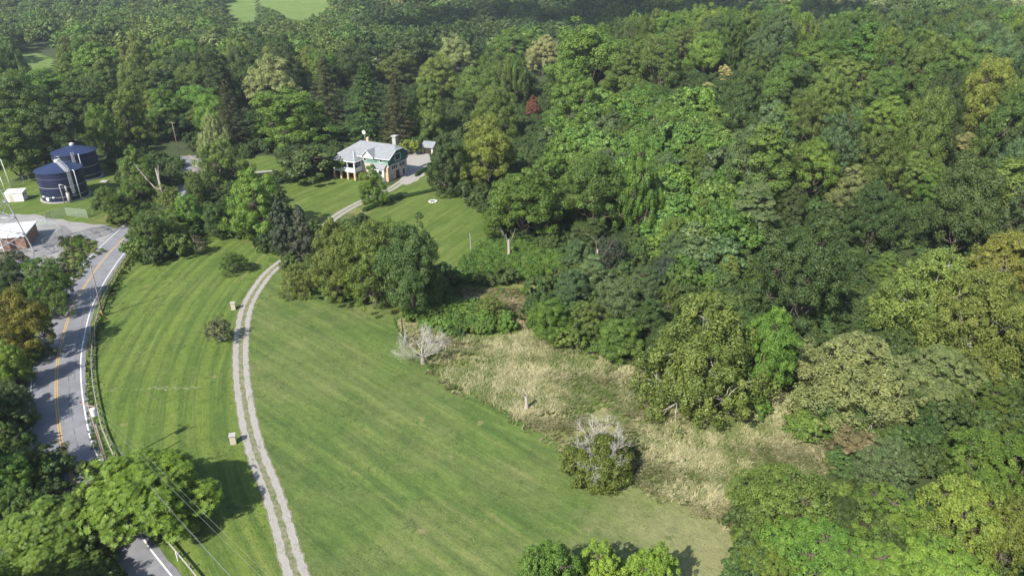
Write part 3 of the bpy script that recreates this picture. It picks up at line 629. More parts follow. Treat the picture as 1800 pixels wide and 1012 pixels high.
xs = np.unique(np.concatenate([np.arange(-3000, -320, 120), np.arange(-320, 320, 5), np.arange(320, 3001, 120)])).astype(float)
ys = np.unique(np.concatenate([np.arange(-400, 30, 40), np.arange(30, 420, 5), np.arange(420, 1200, 15), np.arange(1200, 6001, 150)])).astype(float)
gx, gy = np.meshgrid(xs, ys); V = np.stack([gx, gy, terr(gx, gy)], -1).reshape(-1, 3); nx = len(xs)
i, j = np.meshgrid(np.arange(len(ys)-1), np.arange(nx-1), indexing='ij'); a = (i*nx+j).ravel()
o = obj('ground', raw_mesh('ground', V, np.stack([a, a+1, a+nx+1, a+nx], 1), 4, [M_FLOOR], smooth=True)); tag(o, 'dark green and brown ground under the woods', 'ground', kind='structure')

def ragged(poly, step=1.2, amp=.35, seed=1):
    rr = random.Random(seed); out = []
    for k in range(len(poly)):
        a = Vector(poly[k]); b = Vector(poly[(k+1) % len(poly)]); L = (b-a).length; n = max(1, int(L/step))
        if n > 120: n = 120
        for q in range(n):
            p = a.lerp(b, q/n); t = Vector((-(b-a).y, (b-a).x)).normalized()
            p = p + t*amp*(math.sin(p.x*1.3+p.y*.9)+.8*math.sin(p.x*.45-p.y*.6)+rr.uniform(-.8, .8)); out.append((p.x, p.y))
    return out
def sheet(name, poly, z, m, label, cat, amp=.35, smoothp=True):
    w = wp(poly)
    if smoothp:
        for _ in range(2):
            q = []
            for k in range(len(w)):
                a = w[k]; b = w[(k+1) % len(w)]; q += [(a[0]*.75+b[0]*.25, a[1]*.75+b[1]*.25), (a[0]*.25+b[0]*.75, a[1]*.25+b[1]*.75)]
            w = q
    w = ragged(w, amp=amp)
    tri = tessellate_polygon([[Vector((x, y, 0)) for x, y in w]])
    mb = MB(); mb.v = [(x, y, z) for x, y in w]; mb.f = [tuple(t) for t in tri]
    me = bpy.data.meshes.new(name); me.from_pydata(mb.v, [], mb.f); me.update(); me.materials.append(m)
    bm = bmesh.new(); bm.from_mesh(me)
    for f in bm.faces:
        if f.normal.z < 0: f.normal_flip()
    bm.to_mesh(me); bm.free()
    o = obj(name, me); tag(o, label, cat, kind='structure'); return o
def grow(poly, k):
    cx = sum(p[0] for p in poly)/len(poly); cy = sum(p[1] for p in poly)/len(poly); return [(cx+(x-cx)*k, cy+(y-cy)*k) for x, y in poly]
BASE_L = [(640,1200),(250,1060),(40,1000),(20,700),(60,560),(120,450),(60,360),(-90,372),(-90,290),(80,285),(180,300),(200,228),(400,222),(440,270),(505,300),(600,296),(700,330),(785,330),(830,350),(880,393),(900,430),(960,500),(960,600),(1080,622),(1200,700),(1260,745),(1400,690),(1480,790),(1440,850),(1320,900),(1312,1200)]
sheet('rough_ground', BASE_L, .02, M_ROUGH, 'rough green grass between the woods, road and lawns', 'grass', amp=.8)
sheet('meadow', MEADOW, .032, M_MEADOW, 'dry tan and green meadow floor', 'meadow', amp=.7)
sheet('dry_patch', PATCH, .032, M_MEADOW, 'small dry grass patch above the grass path', 'meadow', amp=.6)
sheet('mown_field', FIELD, .040, M_FIELD, 'large mown field with diagonal mower streaks', 'lawn')
rr = random.Random(12); mb = MB()
for (x0, x1, y0, n) in ((236, 352, 683, 26), (178, 236, 684, 6)):
    for q in range(n):
        X, Y, _ = px(rr.uniform(x0, x1), y0+rr.uniform(-3, 3)); r1 = rr.uniform(.12, .5); r2 = rr.uniform(.06, .16)
        mb.poly([(X+r1*math.cos(t*PI/4)*rr.uniform(.6, 1.2), Y+r2*math.sin(t*PI/4)*rr.uniform(.6, 1.2), .049+.0003*q) for t in range(8)])
tag(mb.build('bare_patches', mat('limestone_chips', (.27,.27,.17), .9, noise=(4, (.15,.19,.08), .2))), 'line of pale bare scrapes across the striped left lawn', 'bare ground', kind='structure')
sheet('left_lawn', LEFT, .036, M_LEFT, 'striped mown lawn between the road and the gravel drive', 'lawn', amp=.15)
sheet('upper_lawn', UPPER_R, .036, M_UP, 'upper mown lawn behind the tree clump', 'lawn')
sheet('front_lawn', UPPER_L, .036, M_UP, 'mown lawn in front of the house', 'lawn', amp=.15)
sheet('side_lawn', HOUSE_LAWN, .034, M_UP, 'lawn strip beside the drive to the house', 'lawn', amp=.15)
sheet('far_lawn', FARL, .034, M_UP, 'small lawn left of the dark round shrub', 'lawn')
sheet('compound_lawn', TANKLAWN, .036, M_UP, 'grass around the blue tanks', 'lawn')
sheet('side_street', GRAVEL, .048, M_LOT, 'pale worn side road and lot by the brick building', 'road', amp=.25)
sheet('grass_island', [(112,424),(140,416),(166,427),(178,442),(150,476),(120,512),(80,500),(85,470),(118,455)], .056, M_ROUGH, 'grass island between the lot and the road', 'grass')
sheet('gravel_yard', YARD, .056, M_GRAVEL, 'gravel yard at the right side of the house', 'drive', amp=.25)
sheet('grass_path', [(785,590),(860,579),(905,572),(940,578),(930,592),(870,598),(800,603),(760,612),(740,600)], .050, M_UP, 'strip of short grass between the thicket and the meadow', 'grass')
for nm_, poly in (('far_pasture', FIELD_A), ('far_pasture', FIELD_B), ('far_pasture', grow(FIELD_C, 1.3)), ('far_pasture', grow(FIELD_D, 1.2))):
    w = []
    for (x, y) in poly:      # march the ray onto the terrain
        v = (y-506)/F; d = 200.0
        while d < 3000:
            X = (x-900)/F*d; Y = d*(ct-v*st); Z = CAMH-d*(st+v*ct)
            if Z < tz(X, Y): break
            d += 2
        w.append((X, Y))
    x0, x1 = min(p[0] for p in w), max(p[0] for p in w); y0, y1 = min(p[1] for p in w), max(p[1] for p in w)
    gx = np.arange(x0, x1, 4); gy = np.arange(y0, y1, 4); A, B = np.meshgrid(gx, gy); k = inside(w, A+2, B+2)
    mb = MB()
    for X, Y in zip(A[k], B[k]): mb.poly([(X, Y, tz(X, Y)+.35), (X+4, Y, tz(X+4, Y)+.35), (X+4, Y+4, tz(X+4, Y+4)+.35), (X, Y+4, tz(X, Y+4)+.35)])
    o = mb.build('far_pasture', M_FARF, smooth=True); tag(o, 'sunlit green pasture glimpsed between far-off trees', 'pasture', kind='structure')

# ------------------------------------------------------------------ road, markings, drive
def spline(pts, n=14):
    P = [Vector(p[:2]) for p in pts]; out = []
    for i in range(len(P)-1):
        p0 = P[max(i-1, 0)]; p1 = P[i]; p2 = P[i+1]; p3 = P[min(i+2, len(P)-1)]
        for k in range(n):
            t = k/n; out.append(.5*((2*p1)+(p2-p0)*t+(2*p0-5*p1+4*p2-p3)*t*t+(3*p1-p0-3*p2+p3)*t**3))
    out.append(P[-1]); return out
def offs(line, d):
    r = []
    for i, p in enumerate(line):
        t = (line[min(i+1, len(line)-1)]-line[max(i-1, 0)]).normalized(); r.append(p+Vector((t.y, -t.x))*d)
    return r
def ribbon(mb, line, d0, d1, z, wob=0, seed=0):
    A = offs(line, d0); B = offs(line, d1); rr = random.Random(seed)
    if wob:
        for i in range(len(A)):
            A[i] = A[i]+Vector((rr.uniform(-wob, wob), rr.uniform(-wob, wob)))+Vector((1, .5))*wob*.8*math.sin(i*.7); B[i] = B[i]+Vector((rr.uniform(-wob, wob), rr.uniform(-wob, wob)))+Vector((1, .5))*wob*.8*math.sin(i*.9+2)
    b = len(mb.v)
    for p, q in zip(A, B): mb.v += [(p.x, p.y, z), (q.x, q.y, z)]
    for i in range(len(A)-1): mb.f.append((b+2*i, b+2*i+1, b+2*i+3, b+2*i+2))
ROAD = spline([px(*p) for p in ROAD_PX], 16)
mb = MB(); ribbon(mb, ROAD, -3.75, 3.85, .064, .06); tag(mb.build('road', M_ASPH), 'grey two-lane asphalt road curving along the left', 'road', kind='structure')
mb = MB()
for s in (-3.25, 3.10): ribbon(mb, ROAD, s, s+.17, .070)
tag(mb.build('edge_lines', M_WHITE), 'white edge lines of the road', 'road marking', kind='structure')
mb = MB(); ribbon(mb, ROAD, -.20, -.07, .071); ribbon(mb, ROAD, .07, .20, .071)
tag(mb.build('centre_lines', M_YEL), 'double yellow centre line of the road', 'road marking', kind='structure')
# tar-sealed cracks
M_TAR = mat('tar', (.10,.10,.105), .6)
mb = MB()
for k, (s, a, b) in enumerate(((1.6, 60, 130), (-1.7, 40, 75), (2.4, 96, 150))): ribbon(mb, [p for p in ROAD[a:b]], s, s+.035, .0695, .03, k)
tag(mb.build('tar_seams', M_TAR), 'dark tar seams along the road lanes', 'road marking', kind='structure')
DRV = spline([px(*p) for p in DRIVE_PX], 40)
mb = MB()
for (s, s2) in ((-1.14, -.34), (.34, 1.12)): ribbon(mb, DRV, s, s2, .060, .06, 5)
tag(mb.build('gravel_drive', M_GRAVEL), 'two-track pale gravel drive curving up to the house', 'drive', kind='structure')
mb = MB(); ribbon(mb, DRV, -1.3, 1.3, .052, .06, 6)
M_STRIP = mat('drive_grass', (.09,.12,.035), .9, noise=(1.6, (.24,.215,.15), .16), bump=.5)
tag(mb.build('drive_verge', M_STRIP), 'thin grass strip between the gravel wheel tracks', 'grass', kind='structure')
mb = MB(); ribbon(mb, spline([px(*p) for p in [(486,300),(440,304),(404,306)]], 10), -.9, .9, .058, .05); tag(mb.build('cinder_path', M_GRAVEL), 'pale path left of the dark round shrub', 'path', kind='structure')

# ------------------------------------------------------------------ blades and tufts
def blades(name, poly, dens, h, cols, label, seed, lean=.7, wid=.05, flow=16, mask=None, extra=None, per=5):
    rs = np.random.RandomState(seed); w = wp(poly) if extra is None else extra
    xs = [p[0] for p in w]; ys = [p[1] for p in w]; n = int((max(xs)-min(xs))*(max(ys)-min(ys))*dens)
    X = rs.uniform(min(xs), max(xs), n); Y = rs.uniform(min(ys), max(ys), n); k = inside(w, X, Y); X, Y = X[k], Y[k]
    if mask is not None: k = mask(X, Y); X, Y = X[k], Y[k]
    n = len(X); X = np.repeat(X, per)+rs.normal(size=n*per)*.10; Y = np.repeat(Y, per)+rs.normal(size=n*per)*.10; m = n*per
    tn = vnoise(X, Y, 3.2, seed); th = vnoise(X, Y, flow, seed+1)*3+rs.normal(size=m)*.5+np.repeat(rs.normal(size=n)*.5, per)
    hh = h*(.6+.6*rs.rand(m))*(1+.3*tn); ln = lean*(.5+.8*rs.rand(m)); D = np.stack([np.cos(th), np.sin(th), np.zeros(m)], 1)
    B = np.stack([-D[:, 1], D[:, 0], np.zeros(m)], 1)*(wid*(.6+.8*rs.rand(m)))[:, None]
    P = np.stack([X, Y, np.full(m, .02)], 1); M = P+D*(hh*ln*.35)[:, None]+np.array([0,0,1])*(hh*.65)[:, None]; T = P+D*(hh*ln)[:, None]+np.array([0,0,1])*(hh*.85)[:, None]
    V = np.stack([P-B, P+B, M+B*.9, M-B*.9, M-B*.9, M+B*.9, T+B*.3, T-B*.3], 1).reshape(-1, 3)
    cn = vnoise(X, Y, 5, seed+2)*.55+vnoise(X, Y, 1.3, seed+3)*.35+rs.normal(size=m)*.35
    ca, cb, cc = [np.array(c) for c in cols]; t = np.clip(cn*.9+.5, 0, 1)[:, None]
    col = np.where(t < .5, ca+(cb-ca)*t*2, cb+(cc-cb)*(t*2-1))*(.8+.4*rs.rand(m, 1)); col = np.concatenate([col, np.ones((m, 1))], 1)
    me = raw_mesh(name, V, np.arange(m*8).reshape(-1, 4), 4, [M_BLADE], attrs={'c': ('FLOAT_COLOR', np.repeat(col, 2, 0))})
    o = obj(name, me); tag(o, label, 'grass', kind='stuff'); return o
g = NG('blades'); a = g.n('ShaderNodeAttribute', attribute_name='c'); g.l(a.outputs['Color'], g.p.inputs['Base Color']); g.p.inputs['Roughness'].default_value = .7; g.p.inputs['Specular IOR Level'].default_value = .15
tr = g.n('ShaderNodeBsdfTranslucent'); g.l(a.outputs['Color'], tr.inputs['Color']); ms = g.n('ShaderNodeMixShader'); ms.inputs[0].default_value = .3
g.l(g.p.outputs[0], ms.inputs[1]); g.l(tr.outputs[0], ms.inputs[2]); g.l(ms.outputs[0], g.t.nodes['Material Output'].inputs['Surface']); M_BLADE = g.m
gm = lambda X, Y: vnoise(X, Y, 9, 77)+.4*vnoise(X, Y, 2.5, 80) > -.5
blades('tall_dry_grass', grow(MEADOW, .985), 20, .62, ((.13,.18,.045), (.29,.29,.135), (.48,.44,.25)), 'tall dry straw-coloured grass leaning in swirls over the meadow', 21, lean=.85, wid=.036, mask=gm, per=5)
blades('dry_grass_patch', PATCH, 9, .5, ((.09,.12,.03), (.26,.22,.11), (.38,.32,.19)), 'dry straw-coloured grass on the small patch above the grass path', 25, lean=1.1, per=4)
blades('ragged_edge_grass', MEADOW, 3.5, .5, ((.12,.16,.04), (.28,.26,.12), (.42,.38,.22)), 'ragged dry tufts straggling over the edge of the mown field', 41, lean=1.1, per=6, extra=wp([(x-9, y+9) for x, y in MEADOW]), mask=lambda X, Y: vnoise(X, Y, 4, 79) > .05)
blades('green_tufts', MEADOW, 6, .42, ((.06,.11,.02), (.10,.16,.03), (.15,.20,.05)), 'green grass tufts growing through the dry meadow grass', 31, lean=.8, mask=lambda X, Y: vnoise(X, Y, 7, 78) > .25, per=6)
blades('verge_grass', [(228,452),(206,485),(184,530),(163,590),(152,640),(149,690),(153,740),(163,796),(190,860),(214,860),(190,800),(170,740),(164,690),(168,640),(178,590),(200,530),(222,485),(246,452)], 6, .32, ((.03,.06,.014), (.05,.085,.018), (.075,.11,.03)), 'longer dark green grass along the guardrail', 33, per=5)

blades('lawn_weeds', FIELD, 3.0, .08, ((.085,.135,.03), (.12,.17,.04), (.24,.24,.10)), 'short clover and weed tufts scattered through the mown field', 51, lean=1.2, wid=.05, per=4, mask=lambda X, Y: vnoise(X, Y, 4, 81)+.5*vnoise(X, Y, 1.5, 82) > .0)
blades('lawn_tufts', LEFT, 3.0, .08, ((.085,.135,.03), (.12,.17,.04), (.24,.24,.10)), 'short tufts scattered through the striped left lawn', 53, lean=1.2, wid=.05, per=4, mask=lambda X, Y: vnoise(X, Y, 4, 83)+.5*vnoise(X, Y, 1.5, 84) > .0)
# ------------------------------------------------------------------ materials of built things
M_NAVY = mat('navy_steel', (.008,.012,.038), .42, spec=.45, noise=(.5, (.011,.016,.048), .3)); M_NAVYR = mat('navy_roof', (.014,.024,.068), .45, spec=.5, noise=(.4, (.024,.038,.092), .3))
M_GALV = mat('galvanised', (.50,.51,.52), .5, metal=.35, noise=(3, (.36,.37,.38), .2)); M_PWHITE = mat('white_paint', (.75,.75,.73), .55, noise=(1.5, (.62,.62,.60), .2))
M_SEAM = mat('seam_sealant', (.16,.20,.30), .7); M_CONC = mat('concrete', (.40,.38,.35), .9, noise=(1.2, (.30,.28,.26), .2))
M_ROOF = mat('shingle', (.25,.26,.27), .85, noise=(1.1, (.18,.19,.20), .22), bump=.4, bscale=6); M_GRN = mat('shaded_green_siding', (.040,.110,.095), .7, noise=(.9, (.052,.130,.11), .3))  # siding on gable and porch back: darker copy with shade put into the green
M_GRN_SUNLIT = mat('sunlit_green_siding', (.20,.32,.26), .7, noise=(1.2, (.16,.27,.22), .3))  # front siding: lighter copy of the green with sunlight put into the colour
M_STONE = mat('pinkish_stone', (.40,.31,.28), .9, noise=(2.2, (.50,.42,.38), .15), bump=.5, bscale=5); M_TRIM = mat('white_trim', (.62,.62,.60), .6)
M_BUFF = mat('buff_pillar', (.55,.38,.24), .85, noise=(2, (.45,.31,.2), .2)); M_GLASS = mat('dark_pane', (.02,.025,.03), .12, spec=.6)
M_BRICK = mat('brick', (.24,.13,.085), .9, noise=(2.5, (.30,.18,.12), .2)); M_WROOF = mat('white_roof', (.74,.74,.72), .6, noise=(.5, (.62,.62,.60), .25))
M_WOODP = mat('pole_wood', (.27,.235,.19), .85, noise=(2, (.20,.15,.10), .2)); M_POLEB = mat('pole_base', (.33,.19,.075), .85); M_DARK = mat('dark_metal', (.035,.03,.025), .6)
M_WIRE = mat('wire', (.24,.25,.25), .6); M_CREAM = mat('cream_box', (.55,.48,.38), .8, noise=(3, (.45,.38,.29), .2)); M_RUST = mat('rail_metal', (.30,.295,.28), .65, noise=(1.5, (.20,.175,.15), .2))
M_CERAM = mat('insulator', (.25,.12,.08), .3)
g = NG('chain_link'); tp = g.n('ShaderNodeBsdfTransparent'); ms = g.n('ShaderNodeMixShader'); ms.inputs[0].default_value = .30
g.p.inputs['Base Color'].default_value = (.30,.36,.32,1); g.l(tp.outputs[0], ms.inputs[1]); g.l(g.p.outputs[0], ms.inputs[2]); g.l(ms.outputs[0], g.t.nodes['Material Output'].inputs['Surface']); M_LINK = g.m

# ------------------------------------------------------------------ water tanks
def tank(X, Y, rad, h, label, ladder_az, rail, grp='navy tanks'):
    e = empty('storage_tank', (X, Y, .04)); tag(e, label, 'tank', grp)
    m = MB(); m.lathe([(rad+.45, 0), (rad+.45, .22), (rad-.1, .22)]); m.build('base_ring', M_CONC, e)
    m = MB(); m.lathe([(rad, .1), (rad, h), (rad-.06, h)], 72); m.build('wall', M_NAVY, e, smooth=False)
    m = MB(); m.lathe([(rad+.18, h-.02), (rad+.18, h+.10), (.5, h+1.75), (.02, h+1.8)], 72); m.build('roof', M_NAVYR, e)
    for i, z in enumerate((.18, .5, .8)):
        m = MB(); m.lathe([(rad+.01, h*z), (rad+.035, h*z), (rad+.035, h*z+(.10 if i != 2 else .05)), (rad+.01, h*z+(.10 if i != 2 else .05))], 72); m.build('seam_band', M_SEAM if i == 2 else M_GALV, e)
    m = MB(); m.lathe([(.55, h+1.7), (.55, h+2.15), (.62, h+2.2), (.02, h+2.4)], 20); m.build('vent_cap', M_PWHITE, e)
    a = ladder_az; ex = Vector((math.cos(a), math.sin(a), 0)); ey = Vector((-math.sin(a), math.cos(a), 0))
    def at(r, s, z): return ex*r+ey*s+Vector((0, 0, z))
    m = MB()
    for s in (-.25, .25): m.bar(at(rad+.35, s, 1.2), at(rad+.35, s, h+1.1), .045)
    z = 1.3
    while z < h+.8: m.bar(at(rad+.35, -.25, z), at(rad+.35, .25, z), .03); z += .33
    z = 2.4
    while z < h+1.1:
        pr = [at(rad+.35+.75*math.sin(t*PI/8), .42*math.cos(t*PI/8), z) for t in range(9)]
        for q in range(8): m.bar(pr[q], pr[q+1], .035, n=4, cap=False)
        z += .6
    for t in range(1, 8, 2): m.bar(at(rad+.35+.75*math.sin(t*PI/8), .42*math.cos(t*PI/8), 2.4), at(rad+.35+.75*math.sin(t*PI/8), .42*math.cos(t*PI/8), h+1.1), .03, n=4)
    m.build('caged_ladder', M_GALV, e)
    m = MB(); m.bar(at(rad+.3, 1.4, .0), at(rad+.3, 1.4, h+.2), .10, n=8); m.bar(at(rad+.3, 1.4, h+.2), at(rad-.5, 1.4, h+.2), .10, n=8); m.build('overflow_pipe', M_PWHITE, e, smooth=True)
    if rail:
        m = MB()
        for s in (-.45, .45):
            for zz in (.5, 1.05):
                m.bar(at(rad, s, h+.1+zz), at(.6, s, h+1.75+zz), .04)
            for k in range(6):
                t = k/5; r = rad+(.6-rad)*t; m.bar(at(r, s, h+.1+1.65*t), at(r, s, h+1.15+1.65*t), .035)
        for zz in (.5, 1.05):
            pr = [at(-.9*math.cos(t*PI/6-PI/2)*1.0+.3, .9*math.sin(t*PI/6-PI/2), h+1.9+zz) for t in range(7)]
            for q in range(6): m.bar(pr[q], pr[q+1], .04)
        m.build('roof_railing', M_GALV, e)
        m = MB(); m.hexa([at(rad, -.42, h+.16), at(rad, .42, h+.16), at(.6, .42, h+1.80), at(.6, -.42, h+1.80), at(rad, -.42, h+.22), at(rad, .42, h+.22), at(.6, .42, h+1.86), at(.6, -.42, h+1.86)]); m.build('roof_walkway', M_GALV, e)
        a2 = math.radians(-105); d = Vector((math.cos(a2), math.sin(a2), 0)); s = Vector((-d.y, d.x, 0))
        m = MB(); m.bar(d*(rad-.05)+Vector((0,0,1.0)), d*(rad+.18)+Vector((0,0,1.0)), .48, n=20); m.build('manhole_cover', M_PWHITE, e)
        for q in (-1.2, 1.9):
            m = MB(); c = d*(rad+.02)+s*q+Vector((0,0,1.55)); m.box(c.x-.25, c.x+.25, c.y-.1, c.y+.1, c.z-.15, c.z+.15); m.build('name_plate', M_PWHITE, e)
        a3 = math.radians(-52); d = Vector((math.cos(a3), math.sin(a3), 0)); s = Vector((-d.y, d.x, 0))
        m = MB(); p0 = d*(rad+.7); m.bar(p0+Vector((0,0,0)), p0+Vector((0,0,2.6)), .42, n=12); m.bar(p0+Vector((0,0,2.6)), p0-s*.1+Vector((0,0,4.4)), .22, n=10); m.bar(p0-s*.1+Vector((0,0,4.4)), p0-s*1.3-d*.2+Vector((0,0,4.9)), .13, n=8); m.bar(p0-s*1.3-d*.2+Vector((0,0,4.9)), p0-s*1.2+Vector((0,0,.1)), .10, n=8)
        m.build('standpipe', M_CONC, e, smooth=True)
    return e
tank(-116.6, 175.6, 5.35, 7.5, 'front navy blue steel tank with railing up to its roof vent', math.radians(-38), True)
tank(-122.8, 193.3, 5.45, 7.5, 'rear navy blue steel tank with white vent cap and no roof railing', math.radians(-62), False)
# ------------------------------------------------------------------ small white shed
sx, sy, _ = px(31, 352); e = empty('shed', (sx, sy, .04), math.radians(14)); tag(e, 'small white shed on the grass left of the front navy tank', 'shed')
m = MB(); m.box(-2.0, 2.0, -1.4, 1.4, 0, 2.2); m.build('wall', M_PWHITE, e)
m = MB(); m.hexa([(-2.15,-1.55,2.21),(2.15,-1.55,2.21),(2.15,1.55,2.5),(-2.15,1.55,2.5),(-2.15,-1.55,2.33),(2.15,-1.55,2.33),(2.15,1.55,2.64),(-2.15,1.55,2.64)]); m.build('roof', M_WROOF, e)
for q in (-.6, .5):
    m = MB(); m.box(2.003, 2.03, q-.22, q+.22, 1.3, 1.75); m.build('vent', M_DARK, e)
m = MB(); m.box(-1.2, -.3, -1.43, -1.403, .05, 1.9); m.build('door', M_CREAM, e)
# concrete pad with hatch right of rear tank
hx, hy, _ = px(184, 320); m = MB(); m.box(-.9, .9, -.7, .7, 0, .35); o = m.build('vault_cover', M_CONC, bevel=.04); o.location = (hx, hy, .04); tag(o, 'flat concrete vault cover on the grass right of the rear navy tank', 'cover')
# ------------------------------------------------------------------ brick building with white roof
bx, by, _ = px(48, 437); e = empty('brick_building', (bx, by, .05), math.atan2(.95*.0+.31, .95)); tag(e, 'low brick building with flat white roof behind the lattice pylon', 'building')
m = MB(); m.box(-11, 0, 0, 9.2, 0, 2.75); m.build('wall', M_BRICK, e)
m = MB(); m.box(-11.3, .3, -.3, 9.5, 2.76, 3.0); m.build('roof', M_WROOF, e, bevel=.03)
for q in (-8.4, -3.0):
    m = MB(); m.box(q, q+1.1, -.05, -.003, .03, 2.1); m.build('door', M_DARK, e)
# ------------------------------------------------------------------ lattice pylon
fx, fy, _ = px(60, 443); cxp, cyp = fx-4.2, fy-4.4; e = empty('lattice_pylon', (cxp, cyp, .02), math.radians(4)); tag(e, 'tall galvanised lattice pylon standing at the left edge by the brick building', 'pylon')
HB, HT, HZ = 4.35, .9, 30.0
def corner(k, z):
    s = HB+(HT-HB)*z/HZ; return Vector(((-1, 1, 1, -1)[k]*s, (-1, -1, 1, 1)[k]*s, z))
for k in range(4):
    m = MB(); m.bar(corner(k, 0), corner(k, HZ), .15, .09, n=4); m.build('leg', M_GALV, e)
    m = MB(); c = corner(k, 0); m.bar(c+Vector((0,0,-.1)), c+Vector((0,0,.45)), .4, n=12); m.build('footing', M_CONC, e)
zs = [0, 4.2, 8, 11.5, 14.6, 17.3, 19.8, 22.0, 24, 26, 28, 30]; m = MB()
for k in range(4):
    for a, b in zip(zs[:-1], zs[1:]):
        m.bar(corner(k, a), corner((k+1) % 4, b), .06, n=4); m.bar(corner((k+1) % 4, a), corner(k, b), .06, n=4); m.bar(corner(k, b), corner((k+1) % 4, b), .055, n=4)
m.build('bracing', M_GALV, e)
for z in (21, 25, 29):
    m = MB()
    for s in (-1, 1): m.bar((s*.9, -.5, z), (s*5.5, 0, z+.2), .07, n=4); m.bar((s*.9, .5, z), (s*5.5, 0, z+.2), .07, n=4); m.bar((s*.9, 0, z+1.2), (s*5.5, 0, z+.2), .06, n=4)
    m.build('crossarm', M_GALV, e)
    for s in (-1, 1):
        m = MB(); m.bar((s*5.4, 0, z+.15), (s*5.4, 0, z-1.4), .1, n=8); m.build('insulator', M_CERAM, e)
# white masts left of the shed
for (bx_, by_, hh, lb) in ((20, 331, 8.0, 'tall thin white mast left of the white shed'), (10, 336, 4.6, 'shorter white mast at the left edge left of the white shed')):
    X, Y, _ = px(bx_, by_); m = MB(); m.bar((0,0,0), (-.4, 0, hh), .11, .07, n=8); o = m.build('mast', M_PWHITE, smooth=True); o.location = (X, Y, 0); tag(o, lb, 'mast')
# ------------------------------------------------------------------ chain-link fences
def fence(pts, label, hgt=2.1, step=3.2):
    W = [Vector(px(*p)[:2]) for p in pts]; e = empty('chain_link_fence', (W[0].x, W[0].y, .03)); tag(e, label, 'fence', 'chain-link fences round the tanks and lot')
    O = W[0]; mp = MB(); rl = MB()
    for a, b in zip(W[:-1], W[1:]):
        n = max(1, round((b-a).length/step))
        for k in range(n):
            p = a.lerp(b, k/n)-O; q = a.lerp(b, (k+1)/n)-O
            m = MB(); m.bar((p.x, p.y, 0), (p.x, p.y, hgt+.05), .045, n=6); m.build('post', M_GALV, e)
            mp.poly([(p.x, p.y, .05), (q.x, q.y, .05), (q.x, q.y, hgt-.03), (p.x, p.y, hgt-.03)]); rl.bar((p.x, p.y, hgt), (q.x, q.y, hgt), .03, n=5)
    q = W[-1]-O; m = MB(); m.bar((q.x, q.y, 0), (q.x, q.y, hgt+.05), .045, n=6); m.build('post', M_GALV, e)
    mp.build('mesh_panel', M_LINK, e); rl.build('top_rail', M_GALV, e)
fence([(82,391),(94,385),(118,380),(155,384),(171,371),(196,352)], 'chain-link fence with posts in front of the navy tanks')
fence([(20,331),(42,322),(60,312)], 'short run of chain-link fence behind the white shed')
fence([(64,398),(96,402),(112,416),(100,424),(78,436)], 'chain-link fence around the lot right of the brick building', 1.9)
# ------------------------------------------------------------------ the house
P0 = px(685, 319); e = empty('house', (P0[0], P0[1], .03), math.radians(-25.5)); tag(e, 'two-storey house with grey hip roof, green siding, white porch and stone base', 'house')
m = MB(); m.box(-16, 0, 0, 9, 0, 4.4); hw = m.build('lower_wall', M_STONE, e)
m = MB(); m.box(-16.02, -.2, -.03, 9.03, 4.41, 6.4); m.build('upper_wall', M_GRN_SUNLIT, e)
EZ, RZ = 6.3, 9.3; YE0, YE1 = -.7, 9.7; ym = 4.5; sl = (RZ-EZ)/(ym-YE0); ZC = 8.3; yc0 = YE0+(ZC-EZ)/sl; yc1 = YE1-(ZC-EZ)/sl
m = MB(); pts_ = [(-.19, -.03, 4.41), (-.19, 9.03, 4.41), (-.19, 9.03, EZ+.25), (-.19, yc1, ZC-.1), (-.19, yc0, ZC-.1), (-.19, -.03, EZ+.25)]
m.poly([(.03, p[1], p[2]) for p in pts_]); m.poly([(-.18, p[1], p[2]) for p in reversed(pts_)])
for i in range(6):
    a, b = pts_[i], pts_[(i+1) % 6]; m.poly([(.03, a[1], a[2]), (-.18, a[1], a[2]), (-.18, b[1], b[2]), (.03, b[1], b[2])])
m.build('gable_wall', M_GRN, e)
def slab(m, pts, th=.16):
    n = len(pts); m.poly(pts); m.poly([(x, y, z-th) for x, y, z in reversed(pts)])
    for i in range(n):
        a, b = pts[i], pts[(i+1) % n]; m.poly([a, (a[0], a[1], a[2]-th), (b[0], b[1], b[2]-th), b])
m = MB(); XR, XL = .75, -16.8; xr = XR-1.5; xl = XL+4.6
slab(m, [(XL, YE0, EZ), (XR, YE0, EZ), (XR, yc0, ZC), (xr, ym, RZ), (xl, ym, RZ)]); slab(m, [(XR, YE1, EZ), (XL, YE1, EZ), (xl, ym, RZ), (xr, ym, RZ), (XR, yc1, ZC)])
slab(m, [(XL, YE1, EZ), (XL, YE0, EZ), (xl, ym, RZ)]); slab(m, [(XR, yc0, ZC), (XR, yc1, ZC), (xr, ym, RZ)]); rf = m.build('roof', M_ROOF, e)
m = MB()      # white bargeboards, eave boards, hips
m.bar((XR+.02, YE0, EZ-.12), (XR+.02, yc0, ZC-.12), .11, n=4); m.bar((XR+.02, YE1, EZ-.12), (XR+.02, yc1, ZC-.12), .11, n=4); m.bar((XR+.02, yc0, ZC-.12), (XR+.02, yc1, ZC-.12), .11, n=4)
m.bar((XL, YE0-.03, EZ-.1), (XR, YE0-.03, EZ-.1), .10, n=4); m.bar((XL-.03, YE0, EZ-.1), (XL-.03, YE1, EZ-.1), .10, n=4); m.build('eave_board', M_TRIM, e)
